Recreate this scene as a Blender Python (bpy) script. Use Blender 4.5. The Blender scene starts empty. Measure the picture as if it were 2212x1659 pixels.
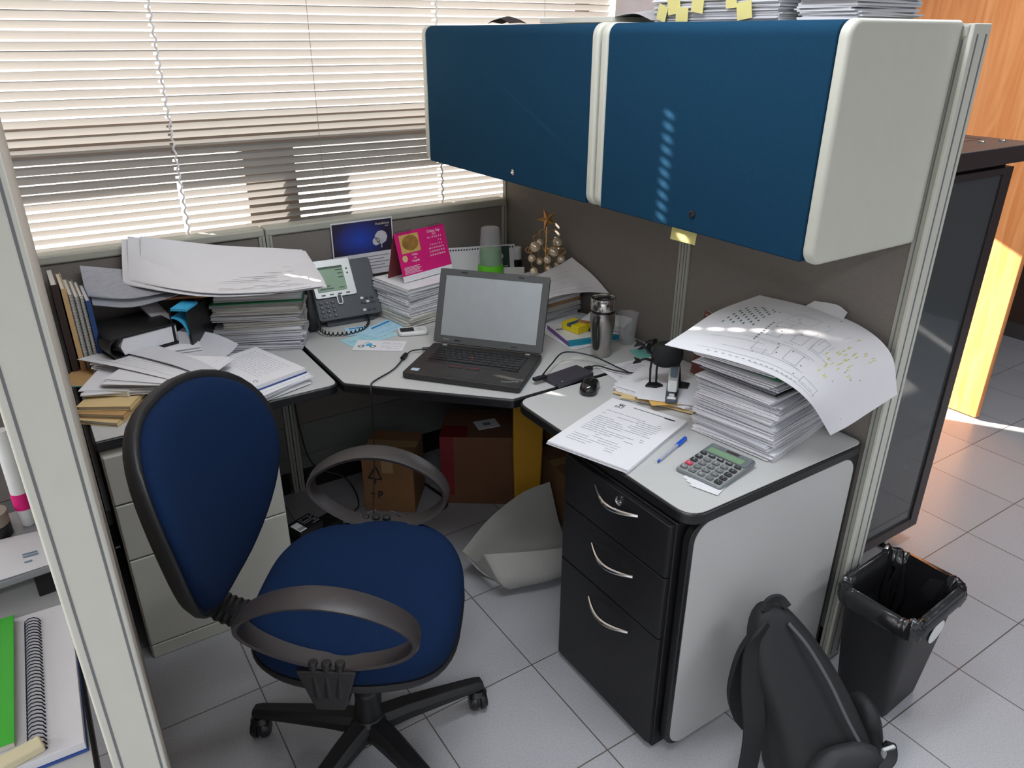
import bpy, math, random
from mathutils import Vector, Matrix
random.seed(7)
sc = bpy.context.scene
col = sc.collection
R = math.radians

# ------------------------------------------------------------ camera
cam_d = bpy.data.cameras.new('camera'); cam = bpy.data.objects.new('camera', cam_d); col.objects.link(cam)
cam.location = (-1.7163, -2.6504, 1.6960)
cam.matrix_world = Matrix.Translation(cam.location) @ Matrix.Rotation(R(-33.185), 4, 'Z') @ Matrix.Rotation(R(65.146), 4, 'X') @ Matrix.Rotation(R(0.17), 4, 'Z')
cam_d.sensor_width = 36.0; cam_d.lens = 36.0 * 1628.7 / 2212.0; cam_d.clip_start = 0.02
sc.camera = cam

# ------------------------------------------------------------ world, sun, added fill lamps, exposure
w = bpy.data.worlds.new('sky'); sc.world = w; w.use_nodes = True
nt = w.node_tree; nt.nodes.clear()
out = nt.nodes.new('ShaderNodeOutputWorld'); bg = nt.nodes.new('ShaderNodeBackground')
tc = nt.nodes.new('ShaderNodeTexCoord'); sep = nt.nodes.new('ShaderNodeSeparateXYZ')
mr = nt.nodes.new('ShaderNodeMapRange'); mr.inputs['From Min'].default_value = -0.15; mr.inputs['From Max'].default_value = 0.45
cr = nt.nodes.new('ShaderNodeValToRGB')
cr.color_ramp.elements[0].color = (0.48, 0.50, 0.535, 1); cr.color_ramp.elements[1].color = (1.3, 1.27, 1.22, 1)
nt.links.new(tc.outputs['Generated'], sep.inputs[0]); nt.links.new(sep.outputs['Y'], mr.inputs['Value'])
nt.links.new(mr.outputs['Result'], cr.inputs['Fac'])
mz_ = nt.nodes.new('ShaderNodeMapRange'); mz_.inputs['From Min'].default_value = -.05; mz_.inputs['From Max'].default_value = .30
mz_.inputs['To Min'].default_value = .06; mz_.inputs['To Max'].default_value = 1.25; nt.links.new(sep.outputs['Z'], mz_.inputs['Value'])
my_ = nt.nodes.new('ShaderNodeMapRange'); my_.inputs['From Min'].default_value = .15; my_.inputs['From Max'].default_value = .45; my_.inputs['To Max'].default_value = 1.6; nt.links.new(sep.outputs['Y'], my_.inputs['Value'])
mxx = nt.nodes.new('ShaderNodeMath'); mxx.operation = 'MAXIMUM'; nt.links.new(mz_.outputs['Result'], mxx.inputs[0]); nt.links.new(my_.outputs['Result'], mxx.inputs[1])
mx_ = nt.nodes.new('ShaderNodeMapRange'); mx_.inputs['From Min'].default_value = -.70; mx_.inputs['From Max'].default_value = -.98
mx_.inputs['To Min'].default_value = 1.0; mx_.inputs['To Max'].default_value = 4.5; nt.links.new(sep.outputs['X'], mx_.inputs['Value'])
mm_ = nt.nodes.new('ShaderNodeMath'); mm_.operation = 'MULTIPLY'; nt.links.new(mxx.outputs[0], mm_.inputs[0]); nt.links.new(mx_.outputs['Result'], mm_.inputs[1])
vm_ = nt.nodes.new('ShaderNodeVectorMath'); vm_.operation = 'SCALE'; nt.links.new(cr.outputs['Color'], vm_.inputs[0]); nt.links.new(mm_.outputs[0], vm_.inputs['Scale'])
nt.links.new(vm_.outputs[0], bg.inputs['Color'])
bg.inputs['Strength'].default_value = 1.0
nt.links.new(bg.outputs[0], out.inputs[0])

SUN = Vector((0.535, -0.845, -0.35)).normalized()
sd = bpy.data.lights.new('sun', 'SUN'); sd.energy = 22.0; sd.angle = R(0.5); sd.color = (1.0, 0.93, 0.84)
so = bpy.data.objects.new('sun', sd); col.objects.link(so); so.rotation_euler = SUN.to_track_quat('-Z', 'Y').to_euler()

def area(name, loc, sx, sy, e, colr=(.88, .94, 1), rot=(0, 0, 0)):
    d = bpy.data.lights.new(name, 'AREA'); d.shape = 'RECTANGLE'; d.size = sx; d.size_y = sy; d.energy = e; d.color = colr
    o = bpy.data.objects.new(name, d); col.objects.link(o); o.location = loc; o.rotation_euler = rot
    return o
area('added_fill_light', (-0.9, -1.5, 2.57), 1.2, 0.3, 16)  # unseen area lights added under the ceiling to fill the room
area('added_fill_light', (-2.6, -3.6, 2.57), 1.2, 0.3, 16)
area('added_fill_light', (0.9, -3.4, 2.57), 1.2, 0.3, 16)
area('added_fill_light', (1.3, -1.6, 2.57), 1.2, 0.3, 14)

sc.view_settings.view_transform = 'Standard'
sc.view_settings.look = 'None'; sc.view_settings.exposure = 0.42; sc.view_settings.gamma = 1.0
sc.view_settings.use_curve_mapping = False
sc.cycles.use_denoising = True
sc.cycles.max_bounces = 8; sc.cycles.sample_clamp_indirect = 4.0
sc.cycles.caustics_reflective = False; sc.cycles.caustics_refractive = False

# ------------------------------------------------------------ materials
MATS = {}
def srgb(r, g, b):
    f = lambda v: ((v/255)/12.92 if v/255 <= .04045 else ((v/255+.055)/1.055)**2.4)
    return (f(r), f(g), f(b), 1)
def mat(name, rgb, rough=.5, metal=0, var=.06, scale=30, bump=0, bscale=200, spec=.5, trans=0, alpha=1, emit=None, sub=0, coat=0, stretch=None):
    if name in MATS: return MATS[name]
    m = bpy.data.materials.new(name); m.use_nodes = True; n = m.node_tree.nodes; l = m.node_tree.links
    b = n['Principled BSDF']; c = srgb(*rgb)
    b.inputs['Roughness'].default_value = rough; b.inputs['Metallic'].default_value = metal
    b.inputs['Specular IOR Level'].default_value = spec
    b.inputs['Transmission Weight'].default_value = trans; b.inputs['Alpha'].default_value = alpha
    b.inputs['Coat Weight'].default_value = coat
    t = n.new('ShaderNodeTexCoord'); nz = n.new('ShaderNodeTexNoise'); nz.inputs['Scale'].default_value = scale
    nz.inputs['Detail'].default_value = 3
    src = t.outputs['Object']
    if stretch:
        mp = n.new('ShaderNodeMapping'); mp.inputs['Scale'].default_value = stretch; l.new(src, mp.inputs[0]); src = mp.outputs[0]
    l.new(src, nz.inputs['Vector'])
    mx = n.new('ShaderNodeMix'); mx.data_type = 'RGBA'
    mx.inputs['A'].default_value = tuple(max(0, v*(1-var)) for v in c[:3])+(1,)
    mx.inputs['B'].default_value = tuple(min(1, v*(1+var)) for v in c[:3])+(1,)
    l.new(nz.outputs['Fac'], mx.inputs['Factor']); l.new(mx.outputs['Result'], b.inputs['Base Color'])
    if bump:
        n2 = n.new('ShaderNodeTexNoise'); n2.inputs['Scale'].default_value = bscale; n2.inputs['Detail'].default_value = 2
        l.new(src, n2.inputs['Vector']); bp = n.new('ShaderNodeBump'); bp.inputs['Strength'].default_value = bump
        bp.inputs['Distance'].default_value = .002; l.new(n2.outputs['Fac'], bp.inputs['Height']); l.new(bp.outputs[0], b.inputs['Normal'])
    if emit:
        b.inputs['Emission Color'].default_value = srgb(*emit[0]); b.inputs['Emission Strength'].default_value = emit[1]
    MATS[name] = m; return m

M_cream = mat('cream_plastic', (206, 206, 194), .45, var=.03)
M_alu = mat('painted_trim', (172, 172, 160), .45, var=.03)
M_groove = mat('dark_groove', (112, 114, 116), .6)
M_fab = mat('grey_partition_fabric', (132, 126, 120), .95, var=.14, scale=260, bump=.5, bscale=700, spec=.1)
M_blue = mat('blue_door_fabric', (24, 62, 88), .95, var=.14, scale=220, bump=.4, bscale=800, spec=.1)
M_seat = mat('navy_seat_fabric', (15, 36, 68), .95, var=.16, scale=260, bump=.4, bscale=900, spec=.15)
M_lam = mat('speckled_grey_laminate', (196, 196, 194), .42, var=.05, scale=400)
M_edge = mat('black_rubber_edge', (24, 24, 26), .35, spec=.5)
M_black = mat('black_metal', (22, 22, 24), .42, bump=.12, bscale=500, spec=.4)
M_blackp = mat('black_plastic', (26, 26, 28), .5, bump=.15, bscale=400)
M_arm = mat('charcoal_polymer', (56, 51, 51), .45, bump=.1, bscale=300)
M_chrome = mat('chrome', (215, 212, 208), .16, 1, var=.02)
M_steel = mat('brushed_steel', (186, 182, 178), .3, 1, var=.12, scale=60, stretch=(1, 1, .02))
M_paper = mat('white_paper', (228, 227, 230), .85, var=.02)
M_paper2 = mat('ivory_paper', (216, 213, 205), .85, var=.03)
M_paper3 = mat('grey_white_paper', (205, 205, 210), .85, var=.04)
M_ink = mat('grey_print', (128, 128, 138), .9)
M_inkd = mat('dark_print', (40, 40, 46), .9)
M_blueink = mat('blue_pen_ink', (70, 80, 150), .9)
M_tan = mat('tan_card', (190, 150, 100), .85, var=.08)
M_manila = mat('manila_card', (220, 192, 140), .85, var=.06)
M_card = mat('brown_cardboard', (140, 100, 66), .9, var=.12, scale=20)
M_yel = mat('yellow_note', (232, 222, 146), .85)
M_env = mat('yellow_envelope', (190, 140, 30), .8)
M_white = mat('white_plastic', (226, 226, 224), .35)
M_wall = mat('white_wall_paint', (232, 232, 236), .8, bump=.1)
M_red = mat('red_plastic', (178, 26, 38), .45)
M_pink = mat('magenta_card', (216, 20, 118), .6, var=.04)
M_teal = mat('teal_card', (120, 190, 180), .8)
M_tealb = mat('bright_teal_card', (20, 140, 165), .5)
M_green = mat('green_card', (40, 130, 84), .6)
M_lime = mat('lime_plastic', (100, 200, 40), .35, var=.05)
M_limed = mat('lime_cap', (50, 170, 50), .4, trans=.2)
M_gold = mat('gold_metal', (236, 190, 120), .3, 1, var=.06)
M_silver = mat('silver_plastic', (176, 178, 176), .35, .35)
M_cyan = mat('cyan_card', (60, 170, 215), .7)
M_lblue = mat('light_blue_form', (176, 214, 232), .8)
M_navy = mat('navy_cover', (40, 74, 150), .6)
M_lcd = mat('green_lcd', (118, 150, 118), .35)
M_wood = None

def wood():
    m = bpy.data.materials.new('orange_wood'); m.use_nodes = True; n = m.node_tree.nodes; l = m.node_tree.links
    b = n['Principled BSDF']; b.inputs['Roughness'].default_value = .5
    t = n.new('ShaderNodeTexCoord'); mp = n.new('ShaderNodeMapping'); mp.inputs['Scale'].default_value = (6, 6, .5)
    nz = n.new('ShaderNodeTexNoise'); nz.inputs['Scale'].default_value = 4; nz.inputs['Detail'].default_value = 6; nz.inputs['Distortion'].default_value = 1.2
    r = n.new('ShaderNodeValToRGB'); r.color_ramp.elements[0].position = .35; r.color_ramp.elements[1].position = .7
    r.color_ramp.elements[0].color = srgb(224, 142, 80); r.color_ramp.elements[1].color = srgb(244, 172, 112)
    l.new(t.outputs['Object'], mp.inputs[0]); l.new(mp.outputs[0], nz.inputs['Vector']); l.new(nz.outputs['Fac'], r.inputs[0]); l.new(r.outputs[0], b.inputs['Base Color'])
    return m
M_wood = wood()
def slat_material():
    m = bpy.data.materials.new('translucent_slat'); m.use_nodes = True; n = m.node_tree.nodes; l = m.node_tree.links
    n.clear(); o = n.new('ShaderNodeOutputMaterial'); d = n.new('ShaderNodeBsdfDiffuse'); tr = n.new('ShaderNodeBsdfTranslucent'); mx = n.new('ShaderNodeMixShader')
    nz = n.new('ShaderNodeTexNoise'); nz.inputs['Scale'].default_value = 2.0; tcn = n.new('ShaderNodeTexCoord'); rp = n.new('ShaderNodeValToRGB')
    rp.color_ramp.elements[0].color = srgb(142, 139, 136); rp.color_ramp.elements[1].color = srgb(160, 157, 154)
    l.new(tcn.outputs['Object'], nz.inputs['Vector']); l.new(nz.outputs['Fac'], rp.inputs[0]); l.new(rp.outputs[0], d.inputs['Color']); l.new(rp.outputs[0], tr.inputs['Color'])
    mx.inputs[0].default_value = .20; l.new(d.outputs[0], mx.inputs[1]); l.new(tr.outputs[0], mx.inputs[2]); l.new(mx.outputs[0], o.inputs[0])
    return m
M_slat = slat_material()
def thin_clear(name, tint, a):
    m = bpy.data.materials.new(name); m.use_nodes = True; n = m.node_tree.nodes; l = m.node_tree.links; n.clear()
    o = n.new('ShaderNodeOutputMaterial'); t = n.new('ShaderNodeBsdfTransparent'); g = n.new('ShaderNodeBsdfPrincipled'); mx = n.new('ShaderNodeMixShader')
    g.inputs['Base Color'].default_value = srgb(*tint); g.inputs['Roughness'].default_value = .2; mx.inputs[0].default_value = a
    nz = n.new('ShaderNodeTexNoise'); nz.inputs['Scale'].default_value = 12; mr = n.new('ShaderNodeMapRange'); mr.inputs['To Min'].default_value = a*.8; mr.inputs['To Max'].default_value = min(1, a*1.2)
    l.new(nz.outputs['Fac'], mr.inputs['Value']); l.new(mr.outputs['Result'], mx.inputs[0])
    l.new(t.outputs[0], mx.inputs[1]); l.new(g.outputs[0], mx.inputs[2]); l.new(mx.outputs[0], o.inputs[0])
    return m
M_clear = thin_clear('clear_plastic', (215, 215, 218), .2)
M_film = thin_clear('clear_film', (190, 192, 200), .62)
M_pane = thin_clear('window_glass', (230, 235, 235), .06)
def tiles():
    m = bpy.data.materials.new('grey_floor_tiles'); m.use_nodes = True; n = m.node_tree.nodes; l = m.node_tree.links
    b = n['Principled BSDF']; b.inputs['Roughness'].default_value = .28
    t = n.new('ShaderNodeTexCoord'); mp = n.new('ShaderNodeMapping'); mp.inputs['Location'].default_value = (0.746+.35*8, 1.278+.35*12, 0)
    br = n.new('ShaderNodeTexBrick'); br.offset = 0; br.squash = 1; br.inputs['Scale'].default_value = 1
    br.inputs['Brick Width'].default_value = .35; br.inputs['Row Height'].default_value = .35; br.inputs['Mortar Size'].default_value = .0017; br.inputs['Mortar Smooth'].default_value = 0
    br.inputs['Color1'].default_value = srgb(174, 174, 178); br.inputs['Color2'].default_value = srgb(182, 182, 185); br.inputs['Mortar'].default_value = srgb(96, 88, 80)
    nz = n.new('ShaderNodeTexNoise'); nz.inputs['Scale'].default_value = 260; nz.inputs['Detail'].default_value = 3
    mx = n.new('ShaderNodeMix'); mx.data_type = 'RGBA'; mx.blend_type = 'MULTIPLY'; mx.inputs['Factor'].default_value = .55
    rp = n.new('ShaderNodeValToRGB'); rp.color_ramp.elements[0].position = .35; rp.color_ramp.elements[0].color = (.66, .66, .66, 1); rp.color_ramp.elements[1].position = .6
    l.new(t.outputs['Object'], mp.inputs[0]); l.new(mp.outputs[0], br.inputs['Vector']); l.new(t.outputs['Object'], nz.inputs['Vector'])
    l.new(nz.outputs['Fac'], rp.inputs[0]); l.new(br.outputs['Color'], mx.inputs['A']); l.new(rp.outputs[0], mx.inputs['B']); l.new(mx.outputs['Result'], b.inputs['Base Color'])
    bp = n.new('ShaderNodeBump'); bp.inputs['Distance'].default_value = .001; bp.inputs['Strength'].default_value = .15; l.new(nz.outputs['Fac'], bp.inputs['Height']); l.new(bp.outputs[0], b.inputs['Normal'])
    return m
M_floor = tiles()

# ------------------------------------------------------------ mesh helpers
class MB:
    def __init__(s): s.v = []; s.f = []; s.m = []
    def add(s, vs, fs, mi=0):
        k = len(s.v); s.v += [tuple(p) for p in vs]; s.f += [tuple(i+k for i in f) for f in fs]; s.m += [mi]*len(fs); return s
    def box(s, x0, x1, y0, y1, z0, z1, mi=0, mtx=None):
        vs = [Vector(p) for p in ((x0, y0, z0), (x1, y0, z0), (x1, y1, z0), (x0, y1, z0), (x0, y0, z1), (x1, y0, z1), (x1, y1, z1), (x0, y1, z1))]
        if mtx is not None: vs = [mtx @ p for p in vs]
        return s.add(vs, [(0, 3, 2, 1), (4, 5, 6, 7), (0, 1, 5, 4), (1, 2, 6, 5), (2, 3, 7, 6), (3, 0, 4, 7)], mi)
    def prism(s, poly, z0, z1, mi=0, mtx=None):
        n = len(poly); vs = [Vector((x, y, z0)) for x, y in poly]+[Vector((x, y, z1)) for x, y in poly]
        if mtx is not None: vs = [mtx @ p for p in vs]
        return s.add(vs, [tuple(range(n-1, -1, -1)), tuple(range(n, 2*n))]+[(i, (i+1) % n, n+(i+1) % n, n+i) for i in range(n)], mi)
    def loft(s, rings, closed=True, caps=True, mi=0):
        n = len(rings[0]); vs = [p for r in rings for p in r]; fs = []
        for k in range(len(rings)-1):
            for i in range(n if closed else n-1):
                j = (i+1) % n; fs.append((k*n+i, k*n+j, (k+1)*n+j, (k+1)*n+i))
        if caps and closed: fs += [tuple(range(n-1, -1, -1)), tuple((len(rings)-1)*n+i for i in range(n))]
        return s.add(vs, fs, mi)
    def tube(s, path, r, n=8, mi=0, flat=1.0, up=None):
        P = [Vector(p) for p in path]; rings = []; prev = None
        for i, p in enumerate(P):
            t = (P[min(i+1, len(P)-1)]-P[max(i-1, 0)]).normalized()
            u = Vector(up) if up is not None else (prev if prev is not None else (Vector((0, 0, 1)) if abs(t.z) < .9 else Vector((1, 0, 0))))
            a = (u-t*u.dot(t)).normalized(); b = t.cross(a); prev = a
            rr = r[i] if isinstance(r, (list, tuple)) else r
            rings.append([p+a*math.cos(2*math.pi*k/n)*rr*flat+b*math.sin(2*math.pi*k/n)*rr for k in range(n)])
        return s.loft(rings, True, True, mi)
    def lathe(s, prof, c=(0, 0, 0), n=24, mi=0, mtx=None, caps=True):
        rings = []
        for r, z in prof:
            ring = [Vector((c[0]+r*math.cos(2*math.pi*k/n), c[1]+r*math.sin(2*math.pi*k/n), c[2]+z)) for k in range(n)]
            if mtx is not None: ring = [mtx @ p for p in ring]
            rings.append(ring)
        return s.loft(rings, True, caps, mi)
    def grid(s, fn, nu, nv, th=.0004, mi=0):
        top = [Vector(fn(i/nu, j/nv)) for j in range(nv+1) for i in range(nu+1)]
        N = (nu+1)*(nv+1); bot = [p-Vector((0, 0, th)) for p in top]; q = lambda i, j: j*(nu+1)+i
        fs = []
        for j in range(nv):
            for i in range(nu):
                fs.append((q(i, j), q(i+1, j), q(i+1, j+1), q(i, j+1))); fs.append((N+q(i, j), N+q(i, j+1), N+q(i+1, j+1), N+q(i+1, j)))
        rim = [q(i, 0) for i in range(nu+1)]+[q(nu, j) for j in range(1, nv+1)]+[q(i, nv) for i in range(nu-1, -1, -1)]+[q(0, j) for j in range(nv-1, 0, -1)]
        for a, b in zip(rim, rim[1:]+rim[:1]): fs.append((a, N+a, N+b, b))
        return s.add(top+bot, fs, mi)
    def build(s, name, mats, parent=None, bevel=0, seg=2, smooth=True, angle=35, loc=None, rz=None, subsurf=0):
        me = bpy.data.meshes.new(name); me.from_pydata(s.v, [], s.f)
        if not isinstance(mats, (list, tuple)): mats = [mats]
        for m in mats: me.materials.append(m)
        for p, i in zip(me.polygons, s.m): p.material_index = i
        if smooth:
            me.polygons.foreach_set('use_smooth', [True]*len(me.polygons)); me.set_sharp_from_angle(angle=R(angle))
        me.update(); o = bpy.data.objects.new(name, me); col.objects.link(o)
        if parent is not None: o.parent = parent
        if bevel:
            b = o.modifiers.new('bevel', 'BEVEL'); b.width = bevel; b.segments = seg; b.limit_method = 'ANGLE'; b.angle_limit = R(40)
            b.harden_normals = True
        if subsurf:
            b = o.modifiers.new('sub', 'SUBSURF'); b.levels = subsurf; b.render_levels = subsurf
        if loc is not None: o.location = loc
        if rz is not None: o.rotation_euler = (0, 0, R(rz))
        return o
def thing(name, label, cat, loc=(0, 0, 0), rz=0, group=None, rot=None):
    o = bpy.data.objects.new(name, None); o.empty_display_size = .05; col.objects.link(o)
    o.location = loc; o.rotation_euler = rot if rot else (0, 0, R(rz)); o['label'] = label; o['category'] = cat
    if group: o['group'] = group
    return o
def tag(o, label, cat, group=None, kind=None):
    o['label'] = label; o['category'] = cat
    if group: o['group'] = group
    if kind: o['kind'] = kind
    return o
def struct(o): o['kind'] = 'structure'; return o
def rrect(x0, x1, y0, y1, r, n=5, corners=(1, 1, 1, 1)):
    pts = []
    for k, (cx, cy, a) in enumerate(((x1-r, y1-r, 0), (x0+r, y1-r, 90), (x0+r, y0+r, 180), (x1-r, y0+r, 270))):
        if corners[k]:
            for i in range(n+1): t = R(a+90*i/n); pts.append((cx+r*math.cos(t), cy+r*math.sin(t)))
        else: pts.append((x1 if k in (0, 3) else x0, y1 if k in (0, 1) else y0))
    return pts
def text(s, name, size, m, parent, loc, rot, ext=.0002, align='CENTER'):
    c = bpy.data.curves.new(name, 'FONT'); c.body = s; c.size = size; c.extrude = ext; c.align_x = align; c.align_y = 'CENTER'; c.materials.append(m)
    c.resolution_u = 2
    tmp = bpy.data.objects.new(name, c); me = bpy.data.meshes.new_from_object(tmp); bpy.data.objects.remove(tmp); me.name = name
    if not me.materials: me.materials.append(m)
    o = bpy.data.objects.new(name, me); col.objects.link(o); o.parent = parent; o.location = loc; o.rotation_euler = rot
    return o
def catmull(P, n=8):
    P = [Vector(p) for p in P]; Q = [P[0]*2-P[1]]+P+[P[-1]*2-P[-2]]; o = []
    for i in range(1, len(Q)-2):
        for k in range(n):
            t = k/n; a, b, c, d = Q[i-1], Q[i], Q[i+1], Q[i+2]
            o.append(.5*((2*b)+(c-a)*t+(2*a-5*b+4*c-d)*t*t+(3*b-a-3*c+d)*t**3))
    return o+[P[-1]]
def bez_grid(rows):
    cr = [catmull(r, 8) for r in rows]; nc = len(cr[0])
    cols = [catmull([r[i] for r in cr], 8) for i in range(nc)]
    nr = len(cols[0])
    def fn(u, v):
        i = min(nc-1, max(0, round(u*(nc-1)))); j = min(nr-1, max(0, round(v*(nr-1)))); return cols[i][j]
    return fn, nc-1, nr-1
def place(name, label, cat, pts_mb, m, loc, rz=0, group=None, **k):
    o = pts_mb.build(name, m, None, loc=loc, rz=rz, **k); tag(o, label, cat, group); return o
def printing(parent, x0, x1, y0, y1, z, rows, m=None, h=.0022, seed=0, name='printing', gaps=.25, hole=None, nx=1):
    """rows of printed lines lying on a flat sheet, local coordinates of its parent"""
    rr = random.Random(seed); b = MB()
    for i in range(rows):
        y = y1-(y1-y0)*(i+.5)/rows; x = x0
        while x < x1-.004:
            L = min(x1-x, rr.uniform(.01, .05))
            if rr.random() > gaps: b.box(x, x+L, y-h/2, y+h/2, z, z+.00015)
            x += L+.003
    return b.build(name, m or M_ink, parent, smooth=False) if b.v else None

exec_order = []
# ------------------------------------------------------------ room shell
struct(MB().box(-5, 4.2, -5.5, 0.45, -.1, 0).build('floor', M_floor, smooth=False))
struct(MB().box(-5, 4.2, -5.5, 0.45, 2.6, 2.7).build('ceiling', M_wall, smooth=False))
WY = .12
struct(MB().box(-14, 8, .46, 16, -.3, -.02).build('floor_added_outside', mat('pale_added_ground', (214, 210, 200), .8), smooth=False))  # pale ground added outside so gaps in the blind look bright
wb = MB()
wb.box(-5, .58, WY+.1, WY+.3, 0, .98); wb.box(-5, 4.2, WY+.1, WY+.3, 2.25, 2.6); wb.box(-5, -3.6, WY+.1, WY+.3, .98, 2.25)
wb.box(.60, .90, WY, WY+.3, 0, 2.25); wb.box(.90, 1.62, WY, WY+.3, 1.46, 2.25); wb.box(1.62, 4.2, WY, WY+.3, 0, 2.25)
struct(wb.build('wall_back', M_wall, smooth=False))
struct(MB().box(2.0, 2.14, -.30, WY, 0, 2.6).box(2.0, 2.14, -1.17, -.30, 2.12, 2.6).build('wall_right', M_wall, smooth=False))
M_dark = mat('dark_brown_panel', (66, 46, 38), .7, var=.1, scale=8)
struct(MB().box(3.3, 3.4, -4.5, .1, 0, 2.6).build('wall_far', M_dark, smooth=False))
struct(MB().box(3.27, 3.3, -4.5, .1, 0, .09).build('baseboard_far', mat('grey_skirting', (70, 66, 66), .6), smooth=False))
# the open wooden door leaf by the rack
d = MB().prism(rrect(1.955, 1.995, -1.155, -.31, .006, 2), .012, 2.10).build('door_1', M_wood); struct(d)
struct(MB().box(1.96, 2.14, -.31, -.27, 0, 2.14).box(1.96, 2.14, -1.2, -.27, 2.10, 2.14).build('trim_1', M_wood, smooth=False))
# window frames
M_frame = mat('bronze_window_frame', (96, 84, 76), .5)
M_wframe = mat('white_window_frame', (228, 226, 224), .5)
win = MB()
for x in (-3.58, -2.42, .56): win.box(x-.05, x+.05, .26, .33, .98, 2.25)
for z0, z1 in ((.98, 1.03), (1.318, 1.43), (2.20, 2.25)): win.box(-3.6, .6, .255, .335, z0, z1)
win.box(-.99, -.80, .25, .34, 1.0, 1.32)
wo = win.build('window_1', M_frame, bevel=.003); struct(wo)
pn = MB().box(-3.55, .55, .29, .296, 1.03, 2.2).build('window_pane', M_pane, wo, smooth=False)
ws = MB().box(-3.6, .6, .12, .255, .95, .985).build('window_sill', M_wframe, wo, bevel=.004)
struct(MB().box(.585, .622, .08, .30, .95, 2.25).build('trim_2', M_wframe, bevel=.004))
w2 = MB().box(.90, .94, .2, .26, 0, 1.46).box(1.58, 1.62, .2, .26, 0, 1.46).box(.94, 1.58, .2, .26, 1.42, 1.46).box(.94, 1.58, .2, .26, 0, .06).build('window_2', M_frame, bevel=.003); struct(w2)
MB().box(.94, 1.58, .225, .231, .06, 1.42).build('window_pane', M_pane, w2, smooth=False)

for x, y, lab in ((-.9, -1.5, 'added white fill lamp above the swivel chair'), (-2.6, -3.6, 'added white fill lamp behind and left of the cubicle'), (.9, -3.4, 'added white fill lamp over the aisle in front of the cubicle'), (1.3, -1.6, 'added white fill lamp over the aisle by the equipment rack')):
    cl = thing('added_fill_lamp', lab, 'lamp', (x, y, 2.575), 0, 'added fill lamps under the ceiling')  # housings added around the unseen fill lights
    MB().box(-.64, .64, -.19, .19, .004, .025).box(-.64, -.61, -.19, .19, -.02, .004).box(.61, .64, -.19, .19, -.02, .004).box(-.64, .64, -.19, -.17, -.02, .004).box(-.64, .64, .17, .19, -.02, .004).build('housing', M_wframe, cl)
# ------------------------------------------------------------ venetian blind
bl = thing('venetian_blind', 'wide beige venetian blind with thin slats closed over the window', 'blind', (0, 0, 0))
pitch = .0268; hw = .0137
cords = (-2.72, -2.23, -1.74, -1.245, -.755, -.268, .22)
big = (-2.23, -1.245, -.268)
rs = random.Random(3); k = 0; z = 1.075
slats = MB()
xs = [-3.56]
for c in cords: xs += [c-.008, c+.008]
xs += [-2.0, -1.7, -1.4, -1.0, -.9, -.5, -.1, .05, .4, .565]
xs = sorted(set(xs))
while z < 2.2:
    base = 53+rs.uniform(-3, 6)
    if 1.215 < z < 1.32: base = 70
    if z < 1.205: base = 50+rs.uniform(-1, 3)
    if abs(z-1.66) < .03: base += 6
    ph = rs.uniform(0, 6); am = rs.uniform(.3, 2.2)
    def ring(x):
        a = R(base+am*math.sin(x*1.9+ph)+am*.5*math.sin(x*5.3+ph*2)); zc = z+.0012*math.sin(x*2.1+ph)
        pts = []
        for t in (-1, -.34, .34, 1):
            b = .0018*(1-t*t)
            dy, dz = -t*hw*math.cos(a), t*hw*math.sin(a)
            pts.append((dy+b*math.sin(a), dz+b*math.cos(a), zc))
        return pts
    rr = [ring(x) for x in xs]
    for i in range(len(xs)-1):
        xa, xb = xs[i], xs[i+1]
        hole = any(abs((xa+xb)/2-c) < .002 for c in big)
        A = [(xa, .1+p[0], p[2]+p[1]) for p in rr[i]]; B = [(xb, .1+p[0], p[2]+p[1]) for p in rr[i+1]]
        for q in range(3):
            if hole and (q == 1 or (z < 1.24 and abs((xa+xb)/2+1.245) < .01)): continue
            slats.add([A[q], B[q], B[q+1], A[q+1]], [(0, 1, 2, 3)])
    z += pitch
slats.build('slat', M_slat, bl, angle=60)
MB().box(-3.56, .565, .085, .117, 1.045, 1.058).build('bottom_rail', M_slat, bl, bevel=.003)
MB().box(-3.56, .565, .07, .115, 2.2, 2.24).build('head_rail', M_wframe, bl)
for c in cords:
    if c in big:
        p = [(c+.0035*math.sin(i*1.2), .078+.0035*math.cos(i*1.2), 2.2-i*.0065) for i in range(178)]
        MB().tube(p, .0034, 5).build('cord', M_paper, bl)
    else: MB().tube([(c, .079, 2.2), (c, .079, 1.06)], .0009, 5).build('cord', mat('tan_cord', (150, 130, 115), .8), bl)

# ------------------------------------------------------------ partitions (each local: x along its length, y 0..T away from the desk side, z up)
def partition(label, loc, rz, L, H, post0=True, post1=True, cap=True, endcap=None, T=.06, lowcap=True):
    t = thing('cubicle_partition', label, 'partition', loc, rz, 'cubicle partitions')
    MB().box(.022, L-.022, .006, T-.006, .30, H-.03).build('fabric_panel', M_fab, t, bevel=.003)
    MB().box(.022, L-.022, .008, T-.008, .16, .298).box(.022, L-.022, .004, T-.004, .10, .162).build('raceway', mat('raceway_shade_grey', (112, 112, 110), .5), t, bevel=.003)  # raceway colour darkened to stand for the shade under the worktops
    MB().box(.03, L-.03, .012, T-.012, .0, .10).build('kick_plate', M_black, t)
    for on, x0 in ((post0, 0), (post1, L-.022)):
        if on:
            MB().box(x0, x0+.022, 0, T, 0, H-.02).build('post', M_alu, t, bevel=.002)
            MB().box(x0+.0095, x0+.0125, -.0006, .004, .02, H-.03).build('post_groove', M_groove, t, smooth=False)
    MB().box(0, L, -.003, T+.003, H-.03, H).build('top_cap', M_alu, t, bevel=.008, seg=3)
    return t
HB = 1.083
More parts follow.
